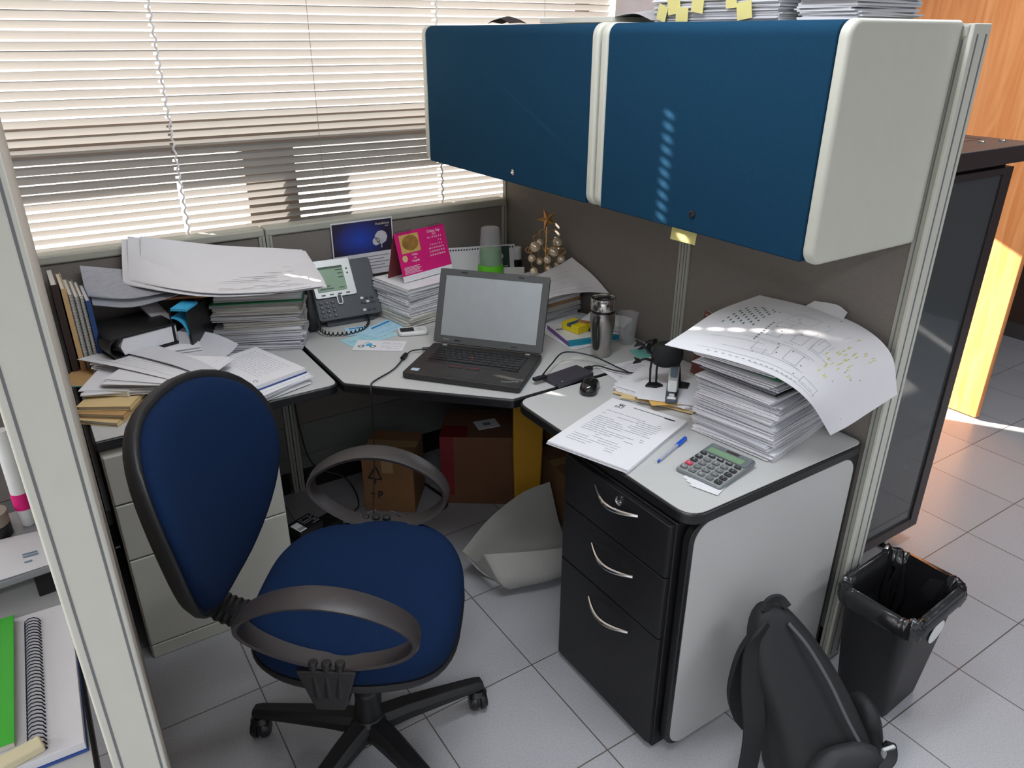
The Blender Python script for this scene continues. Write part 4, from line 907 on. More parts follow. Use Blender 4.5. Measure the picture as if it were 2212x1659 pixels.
for r_, (yy, hh, ws) in enumerate(rows):
    tot = sum(ws); x = .037; wid = .301
    if r_ == 6: x = .283; wid = .055
    for k_ in ws:
        wd = wid*k_/tot
        o = MB().prism(rrect(x+.0012, x+wd-.0012, yy-hh/2, yy+hh/2, .0022, 2), LT+.0006, LT+.0026).build('key', kw, lp_, bevel=.0006, seg=1)
        x += wd
MB().lathe([(0, 0), (.0035, 0), (.0042, .003), (.003, .0045), (0, .0047)], (.172, .162, LT+.0008), 12).build('pointing_stick', M_red, lp_)
MB().prism(rrect(.115, .225, .012, .076, .004, 3), LT-.0003, LT+.0003).build('touchpad', mat('touchpad_black', (38, 36, 35), .35), lp_)
for x0 in (.120, .178): MB().prism(rrect(x0, x0+.044, .079, .091, .002, 2), LT, LT+.0012).box(x0, x0+.044, .0885, .0905, LT+.0012, LT+.0015, 1).build('trackpoint_button', [M_lb, M_red], lp_)
MB().prism(rrect(.018, .043, .024, .043, .002, 2), LT+.0001, LT+.0004).build('sticker', mat('pale_blue_sticker', (190, 204, 222), .4), lp_)
text('ThinkPad', 'maker_name', .014, M_silver, lp_, (.335, .030, LT+.0004), (0, 0, R(20)))
for x in (.045, .33): MB().box(x-.008, x+.008, .242, .25, LT, LT+.0025).build('hinge', M_silver, lp_, bevel=.0008)
SL = Matrix.Translation((0, LD-.008, LT+.001)) @ Matrix.Rotation(R(90-22), 4, 'X')
MB().prism(rrect(0, LW, .004, LH, .010, 4), -.008, -.0005, mtx=SL).build('lid', M_lb, lp_, bevel=.002)
bz = MB().box(.001, .0235, .006, LH-.001, -.0005, .0012, mtx=SL).box(LW-.0235, LW-.001, .006, LH-.001, -.0005, .0012, mtx=SL).box(.0235, LW-.0235, .006, .030, -.0005, .0012, mtx=SL).box(.0235, LW-.0235, LH-.022, LH-.001, -.0005, .0012, mtx=SL)
bz.build('bezel', M_lg, lp_, smooth=False)
M_scr = mat('screen_off', (186, 194, 200), .27, .6, spec=.9, coat=.25)
MB().box(.0235, LW-.0235, .030, LH-.022, -.0004, .0004, mtx=SL).build('screen', M_scr, lp_, smooth=False)
for x, v in ((.085, LH-.010), (.28, LH-.010), (.085, .016), (.28, .016)): MB().box(x-.010, x+.010, v-.0015, v+.0015, .0012, .002, mtx=SL).build('bumper_pad', M_edge, lp_, smooth=False)
MB().lathe([(0, .0012), (.002, .0012), (.002, .0016), (0, .0016)], (LW/2, LH-.010, 0), 10, mtx=SL).build('camera_lens', M_edge, lp_)
text('lenovo', 'maker_name', .008, M_silver, lp_, SL @ Vector((.045, .018, .0014)), (R(68), 0, 0))
def cab(label, pts, r=.002, m=None, n=7, name='cable', cat='cable'):
    o = MB().tube(catmull(pts, 9), r, n).build(name, m or M_edge, None, angle=80); return tag(o, label, cat)
o = thing('charger_cable', 'black laptop charger lead with a ferrite bead running off the front of the desk', 'cable')
MB().tube(catmull([(-.690, -.560, .752), (-.735, -.545, .750), (-.775, -.575, .748), (-.845, -.64, .745), (-.93, -.688, .745), (-.952, -.712, .742), (-.960, -.728, .70), (-.955, -.70, .5), (-.935, -.60, .25), (-.90, -.50, .05), (-.90, -.42, .008)], 9), .0023, 7).build('lead', M_edge, o, angle=80)
MB().tube([(-.762, -.560, .7495), (-.788, -.585, .7495)], .0078, 10).build('ferrite_bead', M_edge, o, bevel=.002)
MB().tube([(-.672, -.566, .753), (-.700, -.552, .752)], .0055, 10).build('plug', M_edge, o, bevel=.002)

# ------------------------------------------------------------ external drive, mouse
hd = thing('external_drive', 'flat dark grey portable hard drive between the laptop and the mouse', 'drive', (-.420, -.982, .7408), 6)
MB().prism(rrect(-.072, .072, -.039, .039, .004, 3), 0, .0135).build('case', mat('gunmetal', (74, 72, 80), .38, .3), hd, bevel=.002)
MB().lathe([(0, .0135), (.003, .0135), (.003, .0139), (0, .0139)], (-.05, -.028, 0), 12).build('indicator', M_silver, hd)
MB().box(-.098, -.070, -.004, .011, .002, .011).build('usb_plug', M_edge, hd, bevel=.002) if 0 else None
o = thing('drive_cable', 'thin black USB cable looping from the laptop side over to the small drive', 'cable')
MB().tube(catmull([(-.500, -.955, .757), (-.43, -.91, .765), (-.355, -.875, .775), (-.29, -.93, .768), (-.255, -1.02, .752), (-.25, -1.065, .75), (-.28, -1.03, .752), (-.30, -.975, .752), (-.335, -.968, .750)], 9), .0024, 7).build('lead', M_edge, o, angle=80)
MB().box(-.345, -.320, -.980, -.962, .743, .754).build('micro_plug', M_edge, o, bevel=.002)
MB().box(-.535, -.490, -.972, -.955, .752, .762).build('usb_plug', M_edge, o, bevel=.002)
MB().tube(catmull([(-.25, -1.065, .75), (-.235, -1.09, .752), (-.22, -1.11, .756)], 6), .0024, 7).build('loose_end', M_edge, o)
ms = thing('computer_mouse', 'glossy black cordless mouse on the right worktop', 'mouse', (-.418, -1.085, .7408), -48)
N = 24; rings = []
for s_, zz in ((.90, 0.001), (1.0, .006), (1.0, .014), (.92, .024), (.76, .031), (.5, .0355), (.2, .037), (.02, .037)):
    rings.append([Vector((sup(2*math.pi*k/N, .030, .049, 2.4)[0]*s_*(1-.16*math.exp(-((sup(2*math.pi*k/N, .03, .049, 2.4)[1])/.022)**2)), sup(2*math.pi*k/N, .030, .049, 2.4)[1]*s_, zz*(1-.25*max(0, math.sin(2*math.pi*k/N)*s_)))) for k in range(N)])
MB().loft(rings).build('shell', mat('gloss_black', (20, 20, 22), .12, spec=.7), ms, angle=70)
MB().lathe([(0, -.003), (.010, -.003), (.010, .003), (0, .003)], n=16, mtx=Matrix.Translation((0, .026, .024)) @ Matrix.Rotation(R(90), 4, 'Y')).build('scroll_wheel', M_blackp, ms)
MB().box(-.0005, .0005, .034, .047, .012, .0245).build('button_gap', M_edge, ms)

# ------------------------------------------------------------ travel mug, clear cup, tray with magazine
mg = thing('travel_mug', 'brushed steel travel mug with a black handle beside the laptop', 'mug', (-.215, -.888, .7408), 0)
def shell(prof, c=(0, 0, 0), n=40): return MB().lathe(prof, c, n)
shell([(0, 0), (.030, 0), (.032, .003), (.0325, .03), (.0345, .06), (.0385, .095), (.041, .122), (.0405, .138), (.039, .150)]+[(.030, .150), (.0, .150)]).build('body', M_steel, mg)
shell([(.0385, .1505), (.0398, .1515), (.0398, .157), (.0385, .158), (0, .158)]).build('rubber_ring', M_edge, mg)
MB().lathe([(.0374, .1585), (.0400, .1585), (.0412, .162), (.0412, .192), (.0400, .196), (.0385, .196), (.0376, .192), (.0374, .1585)], n=40, caps=False).build('lid_rim', M_chrome, mg)
shell([(0, .1600), (.0372, .1600), (.0372, .184), (.033, .182), (.030, .176), (.010, .176), (0, .176)]).build('lid', M_edge, mg)
HA = Matrix.Rotation(R(208), 4, 'Z')
hp_ = catmull([(.034, 0, .140), (.048, 0, .141), (.060, 0, .132), (.062, 0, .10), (.056, 0, .06), (.050, 0, .040), (.040, 0, .036)], 6)
MB().tube([HA @ p for p in hp_], .0085, 12, flat=.8, up=HA.to_3x3() @ Vector((1, 0, 0))).build('handle', mat('handle_black', (36, 38, 38), .42), mg, angle=70)
place('plastic_cup', 'clear disposable plastic cup standing behind the steel travel mug', 'cup', MB().loft([[Vector((r_*math.cos(2*math.pi*k/28), r_*math.sin(2*math.pi*k/28), zz)) for k in range(28)] for r_, zz in ((.0, 0), (.024, 0), (.026, .003), (.035, .100), (.037, .103), (.037, .106), (.034, .105), (.0245, .005), (.0, .003))], True, False), M_clear, (-.075, -.855, .7408), 0)
tr_ = thing('document_tray', 'white tray lying under the magazine beside the travel mug', 'tray', (-.140, -.668, .7408), -3)
MB().prism(rrect(-.125, .118, -.150, .145, .02, 5), 0, .004).build('base', M_white, tr_, bevel=.0015)
MB().loft([[Vector((x, y, zz)) for x, y in rrect(-a_, a_-.006, -b_, b_-.005, .02, 5)] for a_, b_, zz in ((.125, .150, .0042), (.130, .155, .012), (.128, .153, .0122), (.123, .148, .0046))]).build('rim', M_white, tr_) if 0 else None
mz = thing('magazine', 'magazine with a teal and purple spine lying on the white tray', 'magazine', (-.165, -.718, .7456), -12)
MB().box(-.085, .10, -.085, .09, .0015, .0125).build('pages', M_paper, mz, smooth=False)
MB().box(-.087, .102, -.087, .092, 0, .0014).box(-.087, .102, -.0885, -.087, 0, .0140).box(-.087, .102, -.087, .092, .0126, .0140, 1).build('cover', [M_tealb, mat('white_cover', (220, 220, 214), .35)], mz, smooth=False)
MB().box(-.0888, -.087, -.086, .092, .001, .0138).build('purple_spine', mat('purple_print', (112, 72, 150), .5), mz, smooth=False)
MB().box(-.087, .102, -.0888, -.070, .0141, .0146).build('teal_band', M_tealb, mz, smooth=False)
MB().box(-.078, -.055, .03, .045, .0141, .0144).build('cover_mark', M_ink, mz, smooth=False)
yb = thing('small_box', 'small yellow and blue printed box on top of the magazine', 'box', (-.175, -.700, .7603), 8)
MB().box(-.030, .032, -.040, .040, 0, .026).build('body', mat('yellow_print', (232, 208, 30), .5), yb, bevel=.0015)
MB().box(-.0303, .0323, -.006, .014, .017, .0263).build('blue_print', mat('slate_blue_print', (60, 84, 110), .5), yb, smooth=False)
o = thing('tape_dispenser', 'brown and black small office item leaning behind the mug on the magazine', 'dispenser', (-.118, -.735, .7603), 20)
MB().prism([(-.03, 0), (.028, 0), (.012, .052), (-.012, .030)], -.010, .010, mtx=XZ).build('body', M_edge, o, bevel=.002)
MB().prism(rrect(-.035, .03, .012, .052, .004, 3), .0, .030).build('packet', mat('cork_brown', (170, 120, 70), .8), o, bevel=.002)
bundle('paper_bundle', 'crumpled white and violet printed papers behind the steel travel mug', (-.065, -.735, .7408), .105, .16, .050, 30, 120, cols=[M_paper, mat('violet_print', (150, 110, 180), .6)], jit=.004, rj=3, n=16)
o = thing('sunglasses', 'dark folded sunglasses near the partition behind the clear cup', 'sunglasses', (-.052, -.955, .7408), 25)
for s_ in (-1, 1): MB().lathe([(0, -.0015), (.020, -.0012), (.021, 0), (.020, .0012), (0, .0015)], n=18, mtx=Matrix.Translation((.0+s_*.024, 0, .018)) @ Matrix.Rotation(R(80), 4, 'X') @ Matrix.Diagonal((1, .8, 1, 1))).build('lens', M_edge, o)
MB().tube([(-.045, .0, .026), (0, .0, .024), (.045, .0, .026)], .0018, 6).build('bridge', M_edge, o)
for s_ in (-1, 1): MB().tube([(s_*.045, 0, .026), (s_*.043, .03, .014), (s_*-.02, .036+.003*s_, .003)], .0018, 6).build('temple_arm', M_edge, o)

# ------------------------------------------------------------ papers behind the laptop with the wire tree
z = .7408; SG = 'paper bundles behind the laptop screen'
for i, (h, rz, m) in enumerate(((.020, 4, M_paper3), (.018, 10, M_paper3), (.020, 6, M_paper2), (.010, 9, M_tan), (.018, 7, M_paper), (.020, 12, M_paper))):
    bundle('paper_bundle', 'bundle of papers in the stack behind the right side of the laptop screen' if m is not M_tan else 'tan folder with papers in the middle of the stack behind the laptop screen', (-.150, -.425, z), .215, .255 if i else .235, h, rz, 130+i, m, group=SG if m is not M_tan else None, jit=.004, rj=1.5, cat='papers' if m is not M_tan else 'folder'); z += h+.0008
o, fn, *_ = sheet('large white sheet curling up against the tall partition beside the wire tree', [[(-.30, -.62, z+.004), (-.18, -.60, z+.006), (-.07, -.62, z+.006), (-.015, -.68, z+.008)], [(-.31, -.48, z+.004), (-.18, -.49, z+.008), (-.06, -.52, z+.03), (-.012, -.58, z+.05)], [(-.30, -.36, z+.005), (-.17, -.38, z+.008), (-.06, -.42, z+.05), (-.010, -.45, z+.085)]], M_paper, .001)
q = random.Random(8); surf_print(o, fn, [(q.uniform(.2, .5), q.uniform(.5, .85), v/20) for v in range(3, 17, 2)], lift=.0008, w_=.0009)
wt = thing('wire_tree', 'copper wire tree ornament with a gold star and hanging glass baubles behind the laptop', 'ornament', (-.085, -.385, z-.002), -30)
MB().tube(catmull([(.045*math.cos(a), .045*math.sin(a), .002+.0*a) for a in [i*.5 for i in range(13)]]+[(.02, 0, .01), (0, 0, .03)], 3), .0016, 5).build('base_ring', M_gold, wt)
MB().tube([(0, 0, .0), (0, .0, .12), (.002, 0, .20)], .0028, 6).build('stem', M_gold, wt)
stp = []
for k in range(10):
    r_ = .040 if k % 2 == 0 else .015; a = math.pi/2+k*math.pi/5+.35; stp.append((r_*math.cos(a), r_*math.sin(a)))
s_ = MB(); SM = Matrix.Translation((.003, 0, .228)) @ Matrix.Rotation(R(0), 4, 'Z')
v_ = [SM @ Vector((x, 0, y)) for x, y in stp]+[SM @ Vector((0, -.010, 0)), SM @ Vector((0, .010, 0))]
s_.add(v_, [(k, (k+1) % 10, 10) for k in range(10)]+[((k+1) % 10, k, 11) for k in range(10)]); s_.build('star', M_gold, wt, smooth=False)
M_bau = mat('clear_bauble', (236, 218, 190), .10, .5, coat=.5)
q = random.Random(11)
for k, (x, zz) in enumerate(((-.040, .125), (-.022, .140), (.046, .135), (.030, .105), (-.052, .080), (-.022, .066), (.006, .078), (.060, .075), (.045, .050), (.040, .020), (-.045, .035), (.012, .04))):
    yy = q.uniform(-.022, .02); r_ = (.0165, .011, .016, .016, .012, .010, .012, .014, .010, .010, .012, .011)[k]*1.25
    MB().tube(catmull([(0, 0, zz+.035), (x*.5, yy*.5, zz+.05), (x*1.15, yy, zz+.04), (x*1.2, yy, zz+r_+.008), (x, yy, zz+r_)], 5), .0010, 4).build('branch', M_gold, wt)
    MB().lathe([(0.0001, -r_)]+[(r_*math.cos(R(a)), r_*math.sin(R(a))) for a in range(-75, 76, 15)]+[(0.0001, r_)], (x, yy, zz), 16).build('bauble', M_bau, wt)
for x, zz in ((-.062, .112), (.062, .105)): MB().tube([(x+.014*math.cos(a), 0, zz+.011*math.sin(a)) for a in [i*math.pi/8 for i in range(17)]], .0012, 4).build('wire_loop', M_gold, wt)
place('sheet_corner', 'white envelope corner leaning on the low partition beside the wire tree', 'papers', MB().box(-.045, .045, -.0006, .0006, 0, .13), M_paper2, (-.155, -.27, .742), -30).rotation_euler = (R(-14), 0, R(-30))

# ------------------------------------------------------------ right worktop : loose papers, figurine, stapler
o = thing('paper_form', 'teal card sticking out behind the black figurine', 'card', (-.055, -.985, .7408), -15)
MB().box(-.075, .045, -.055, .055, 0, .0008).build('sheet', M_teal, o, smooth=False)
o = thing('paper_form', 'white printed letter lying between the travel mug and the figurine', 'papers', (-.185, -1.055, .7418), -8)
MB().box(-.12, .10, -.075, .07, 0, .001).build('sheet', M_paper, o, smooth=False); printing(o, -.10, .06, -.06, .06, .0011, 11, M_ink, .0016, 12)
bundle('paper_bundle', 'lowest splayed bundle of papers under the stapler', (-.225, -1.215, .743), .21, .25, .008, 30, 140, cols=[M_paper, M_manila], jit=.012, rj=7, n=5)
bundle('paper_bundle', 'white rounded paper pad under the black figurine', (-.22, -1.205, .7515), .20, .24, .007, 20, 141, M_paper, jit=.01, rj=6, n=4)
place('envelope', 'manila envelope edge poking out under the stapler', 'envelope', MB().box(-.085, .085, -.05, .05, 0, .001), mat('orange_manila', (228, 182, 100), .8), (-.262, -1.285, .7590), -28)
o = bundle('paper_bundle', 'thin white papers on top of the pad under the stapler', (-.235, -1.25, .7605), .18, .21, .003, 36, 142, M_paper, jit=.01, rj=6, n=2)
fg = thing('desk_figurine', 'black metal figurine with thin arms and legs and a domed black top beside the stapler', 'figurine', (-.228, -1.200, .764), -30)
N = 26
MB().loft([[Vector((sup(2*math.pi*k/N, .046*s, .034*s, 2.3)[0], sup(2*math.pi*k/N, .046*s, .034*s, 2.3)[1], zz)) for k in range(N)] for s, zz in ((.6, .055), (.86, .062), (1.0, .080), (1.0, .095), (.93, .112), (.7, .122), (.35, .126), (.03, .127))]).build('domed_top', mat('matt_black_rubber', (24, 26, 26), .75), fg, angle=70)
for x, y in ((-.046, -.012), (-.030, -.022)):
    MB().tube([(x, y, .085), (x-.003, y, .05), (x-.001, y, .006)], .0032, 6).build('leg', M_black, fg)
MB().prism([(-.065, -.03), (-.035, -.04), (-.012, -.030), (-.022, -.012), (-.05, -.008)], 0, .006).build('foot_plate', M_black, fg, bevel=.001)
MB().prism([(.02, -.04), (.055, -.05), (.07, -.02), (.04, -.005), (.015, -.015)], 0, .006).build('foot_plate', M_black, fg, bevel=.001)
MB().tube([(.03, -.01, .075), (.036, -.016, .05), (.04, -.02, .005)], .0038, 6).build('leg', M_black, fg)
for zz, dz in ((.098, .028), (.078, -.006)):
    MB().tube(catmull([(-.040, 0, zz-.01), (-.062, 0, zz+dz*.3), (-.078, .0, zz+dz)], 4), [.0045]*4+[.0036]*5, 6).build('arm', M_black, fg)
    MB().prism([(-.074, zz+dz-.004), (-.080, zz+dz+.004), (-.098, zz+dz+.010), (-.092, zz+dz+.0), (-.100, zz+dz-.010), (-.084, zz+dz-.008)], -.004, .004, mtx=XZ).build('hand', M_black, fg, bevel=.001)
sg = thing('stapler', 'grey and silver stapler standing by the tall stack of papers', 'stapler', (-.298, -1.300, .764), -47)
YZ = Matrix(((0, 0, 1, 0), (1, 0, 0, 0), (0, 1, 0, 0), (0, 0, 0, 1)))   # (y, z, x) -> (x, y, z)
M_sg = mat('blue_grey_plastic', (86, 96, 106), .4)
MB().prism(rrect(-.017, .017, -.022, .125, .009, 4), 0, .012).build('base', M_sg, sg, bevel=.002)
MB().prism([(-.010, .013), (.120, .028), (.120, .036), (-.010, .022)], -.008, .008, mtx=YZ).build('magazine', M_chrome, sg, bevel=.001)
MB().prism([(-.002, .024), (.02, .052), (.06, .064), (.118, .058), (.122, .038), (.06, .034)], -.0145, .0145, mtx=YZ).build('handle', M_silver, sg, bevel=.005, seg=3)
MB().prism([(.030, .0575), (.06, .0662), (.115, .060), (.115, .050), (.06, .056)], -.0105, .0105, mtx=YZ).build('grip', M_sg, sg, bevel=.003)
MB().box(-.012, .012, -.020, -.008, .0122, .0145).build('anvil', M_white, sg, bevel=.001)

# ------------------------------------------------------------ documents, pen, calculator
dcx = thing('document', 'stapled white printed document overhanging the front edge of the right worktop', 'papers', (-.522, -1.340, .7408), -71)
DW, DH = .235, .322
q = random.Random(6); b = MB()
for i in range(5):
    b.box(-DW/2, DW/2, -DH/2, DH/2, i*.0022, i*.0022+.0020, mtx=Matrix.Translation((q.uniform(-.003, .003), q.uniform(-.003, .003), 0)) @ Matrix.Rotation(R(q.uniform(-1, 1)), 4, 'Z'))
b.build('pages', M_paper, dcx, smooth=False)
ZD = .0111
text('SAT', 'letterhead', .016, M_inkd, dcx, (-.070, .118, ZD), (0, 0, 0)); 
MB().box(-.076, -.062, .128, .132, ZD, ZD+.0002).box(-.076, -.073, .128, .140, ZD, ZD+.0002).box(-.070, -.067, .128, .140, ZD, ZD+.0002).box(-.064, -.061, .128, .140, ZD, ZD+.0002).build('letterhead_emblem', M_inkd, dcx, smooth=False)
MB().box(-.035, .062, .138, .1405, ZD, ZD+.0002).box(.062, .092, .134, .1405, ZD, ZD+.0002).build('header_rule', M_inkd, dcx, smooth=False)
printing(dcx, -.09, .085, -.05, .09, ZD, 13, M_ink, .0016, 21, gaps=.3)
printing(dcx, -.09, .05, -.12, -.05, ZD, 6, M_ink, .0014, 22, gaps=.5)
pn_ = thing('ballpoint_pen', 'clear ballpoint pen with a blue cap beside the white document', 'pen', (-.462, -1.480, .7448), 19)
RX = Matrix.Rotation(R(90), 4, 'Y')
MB().lathe([(0, -.085), (.0012, -.085), (.0026, -.072), (.0040, -.064), (.0042, .03), (0, .03)], n=10, mtx=RX).build('barrel', mat('clear_barrel', (206, 210, 222), .15, alpha=.55), pn_)
MB().lathe([(0, -.084), (.0016, -.084), (.0024, -.072), (.0018, -.066), (.0016, .03), (0, .03)], n=8, mtx=RX).build('ink_refill', M_blueink, pn_)
M_bic = mat('blue_cap', (24, 96, 210), .35)
MB().lathe([(0, .022), (.0056, .022), (.0056, .05), (.0050, .068), (.0022, .075), (0, .075)], n=12, mtx=RX).box(.022, .066, -.0015, .0015, .0052, .0075).build('cap', M_bic, pn_)
MB().lathe([(0, -.0795), (.0030, -.0795), (.0034, -.073), (0, -.073)], n=10, mtx=RX).build('tip_holder', M_bic, pn_)
cal = thing('calculator', 'silver and grey desk calculator with a red key and a green display', 'calculator', (-.440, -1.603, .7435), -80)
CT = Matrix.Rotation(R(3.5), 4, 'X')
for i, (dx, dy, rz_) in enumerate(((-.045, -.072, -6), (-.035, -.074, 3), (-.025, -.078, 9))):
    o = MB().box(-.035, .035, -.02, .06, 0, .0007).build('receipt_slip', M_paper, None, loc=(-.440+(dy)*1.0+.0, -1.603-dx*.3-.03-.012*i, .7408+.0008*i), rz=-80+rz_, smooth=False)
    tag(o, ('lowest', 'middle', 'top')[i]+' white receipt slip sticking out under the calculator', 'receipt')
MB().prism(rrect(-.063, .063, -.079, .079, .008, 4), .0, .010, mtx=CT).build('body', mat('calculator_grey', (116, 122, 124), .4), cal, bevel=.003)
MB().prism(rrect(-.060, .060, -.076, .028, .006, 4), .0102, .0118, mtx=CT).build('face_plate', M_silver, cal, bevel=.001)
MB().prism(rrect(-.060, .060, .031, .076, .004, 3), .0102, .0125, mtx=CT).build('display_hood', mat('hood_grey', (104, 112, 114), .35), cal, bevel=.001)
MB().box(-.050, .046, .034, .056, .0126, .0132, mtx=CT).build('display', M_lcd, cal, smooth=False)
MB().box(-.012, .022, .061, .071, .0126, .0130, mtx=CT).build('solar_panel', mat('solar_brown', (58, 48, 46), .2), cal, smooth=False)
text('CASIO', 'maker_name', .008, M_silver, cal, CT @ Vector((-.044, .066, .0128)), (R(3.5), 0, 0), .0001)
text('DX-12B', 'maker_name', .0055, M_silver, cal, CT @ Vector((.044, .066, .0128)), (R(3.5), 0, 0), .0001)
kg = mat('key_grey', (110, 114, 114), .4); kd = mat('key_dark', (52, 52, 54), .4); kr = mat('key_red', (206, 70, 96), .4)
marks = ['AC%<', '0.=', '']
syms = [['AC', '0', '00', '.', '+'], ['C', '1', '2', '3', '='], ['%', '4', '5', '6', '-'], ['M', '7', '8', '9', 'x'], ['>', 'GT', 'MR', 'MC', '/']]
for r_ in range(5):
    for c_ in range(5):
        x = -.0475+c_*.0238; y = -.064+r_*.0205
        dark = c_ == 4 or r_ == 4 or (c_ == 0 and r_ >= 2); m = kr if (c_ == 0 and r_ == 1) else (kd if dark else kg)
        h_ = .0065 if r_ < 4 else .0045; wk = .0088
        if r_ == 0 and c_ == 4: h_ = .0075
        k = MB().prism(rrect(x-wk, x+wk, y-h_, y+h_, .003, 3), .012, .0165, mtx=CT).build('key', m, cal, bevel=.001, seg=1)
        text(syms[r_][c_], 'key_mark', .0075, M_paper, k, CT @ Vector((x, y, .0167)), (R(3.5), 0, 0), .00005)

# ------------------------------------------------------------ the tall stack of papers
z = .7408; TG = 'white paper bundles of the tall stack at the desk end'
hs_ = (.020, .017, .019, .015, .018, .016, .014, .017, .013)
for i, h in enumerate(hs_):
    q = random.Random(200+i)
    bundle('paper_bundle', 'white paper bundle low in the tall stack at the end of the right worktop', (-.183+q.uniform(-.006, .006), -1.515+q.uniform(-.006, .006), z), .275, .228, h, 9+q.uniform(-2.5, 2.5), 150+i, (M_paper, M_paper3, M_paper)[i % 3], group=TG, jit=.006, rj=1.6, curl=.003 if i > 4 else 0, n=max(4, round(h/.0026)))
    z += h+.0006+(.002 if i > 4 else 0)
z += .002
b = MB().box(-.12, .135, -.112, .10, 0, .006)
place('folder', 'thin black plastic folder half way up the tall stack of papers', 'folder', b, M_edge, (-.175, -1.515, z), 3, bevel=.002); z += .0068
bundle('paper_bundle', 'grey printed papers above the black folder in the tall stack', (-.175, -1.512, z), .275, .225, .016, 5, 171, cols=[M_paper3, M_ink], jit=.008, rj=3, n=7, curl=.004); z += .0205
bundle('paper_bundle', 'bright white sheets sticking out to the left above the grey papers of the tall stack', (-.185, -1.50, z), .285, .222, .008, 10, 172, M_paper, jit=.01, rj=3, n=4, curl=.006); z += .0145
place('folder', 'green folder near the top of the tall stack of papers', 'folder', MB().box(-.135, .14, -.11, .108, 0, .0022).box(-.134, .139, -.108, .106, .0032, .0054), M_green, (-.165, -1.51, z), 6, bevel=.0006); z += .0065
bundle('paper_bundle', 'white sheets on the green folder under the large technical drawing', (-.185, -1.49, z), .28, .225, .010, 14, 173, M_paper, jit=.01, rj=4, n=4, curl=.006); z += .0165
ZB = .0
bp_rows = [[(-.445, -1.400, .998), (-.33, -1.365, 1.003), (-.19, -1.335, 1.02), (-.04, -1.345, 1.040)],
           [(-.375, -1.54, .992), (-.27, -1.51, 1.015), (-.15, -1.49, 1.04), (-.035, -1.50, 1.050)],
           [(-.325, -1.645, .975), (-.24, -1.635, 1.01), (-.14, -1.63, 1.038), (-.032, -1.645, 1.045)],
           [(-.275, -1.708, .925), (-.21, -1.712, .955), (-.13, -1.720, .985), (-.032, -1.742, 1.002)],
           [(-.190, -1.728, .818), (-.15, -1.745, .840), (-.09, -1.758, .868), (-.025, -1.778, .905)]]
o, fn, na, nb_ = sheet('large curved white technical drawing draped over the tall stack of papers', bp_rows, M_paper, .0012, 'technical_drawing', 'drawing')
dw = MB()
def fl(b, u0, v0, u1, v1, w_=.0009, n=5, l=.0011):
    P = [Vector(cc_(u0+(u1-u0)*k/n, v0+(v1-v0)*k/n)) for k in range(n+1)]
    for k in range(n):
        d_ = P[k+1]-P[k]; s_ = d_.cross(Vector((0, 0, 1)))
        if s_.length < 1e-8: continue
        s_ = s_.normalized()*w_/2; up = Vector((0, 0, l)); b.add([P[k]-s_+up, P[k+1]-s_+up, P[k+1]+s_+up, P[k]+s_+up], [(0, 1, 2, 3)])
def cc_(u, v):     # smooth bilinear lookup on the sheet
    x = u*na; y = v*nb_; i = min(na-1, int(x)); j = min(nb_-1, int(y)); fx, fy = x-i, y-j
    g = lambda a, c: Vector(fn(a/na, c/nb_))
    return g(i, j)*(1-fx)*(1-fy)+g(i+1, j)*fx*(1-fy)+g(i, j+1)*(1-fx)*fy+g(i+1, j+1)*fx*fy
q = random.Random(17)
for a_, b_, c_, d_ in ((.30, .10, .30, .34), (.18, .18, .18, .60), (.36, .22, .36, .60), (.10, .10, .10, .72), (.05, .34, .05, .78)): fl(dw, a_, b_, c_, d_, n=10)
for x0, y0, x1, y1 in ((.42, .30, .62, .36), (.42, .42, .62, .48), (.20, .30, .34, .40), (.66, .30, .80, .42), (.20, .46, .34, .54), (.45, .52, .60, .58), (.08, .62, .16, .74)):
    fl(dw, x0, y0, x1, y0); fl(dw, x1, y0, x1, y1); fl(dw, x1, y1, x0, y1); fl(dw, x0, y1, x0, y0)
for k in range(26):
    u, v = q.uniform(.15, .85), q.uniform(.2, .62); L = q.uniform(.03, .10)
    if q.random() < .5: fl(dw, u, v, u+L, v, .0008, 2)
    else: fl(dw, u, v, u, v+L, .0008, 2)
for k in range(16): fl(dw, .06+.0*k, .15+k*.03, .06, .162+k*.03, .0022, 1)
dw.build('line_drawing', mat('pale_print', (158, 158, 168), .9), o, smooth=False)
tg_ = MB()
for r_ in range(7):
    for c_ in range(5): u, v = .50+c_*.06+.03*(r_ % 2), .085+r_*.021; fl(tg_, u, v, u+.022, v, .0036, 1)
tg_.build('green_dot_matrix', mat('dark_teal_print', (44, 96, 96), .8), o, smooth=False)
yg = MB()
for k in range(34): u, v = q.uniform(.30, .82), q.uniform(.60, .80); fl(yg, u, v, u+.035, v, .0034, 1)
yg.build('yellow_highlight', mat('highlighter_yellow', (226, 222, 110), .8), o, smooth=False)
dt = MB()
for k in range(22): u, v = q.uniform(.06, .94), q.uniform(.1, .96); fl(dt, u, v, u+.016, v, .0028, 1)
for k in range(9): fl(dt, .33+k*.03, .275, .35+k*.03, .275, .004, 1)
dt.build('drawing_marks', M_ink, o, smooth=False)
sheet('rounded white sheet corner sticking up behind the large technical drawing', [[(-.10, -1.50, 1.02), (-.04, -1.49, 1.045), (-.012, -1.50, 1.062)], [(-.10, -1.56, 1.02), (-.04, -1.56, 1.05), (-.012, -1.565, 1.070)], [(-.10, -1.61, 1.015), (-.05, -1.61, 1.045), (-.014, -1.60, 1.060)]], M_paper, .001)
o = thing('desk_calendar', 'brown tent calendar peeking out behind the large technical drawing', 'calendar', (-.075, -1.20, .7408), -96)
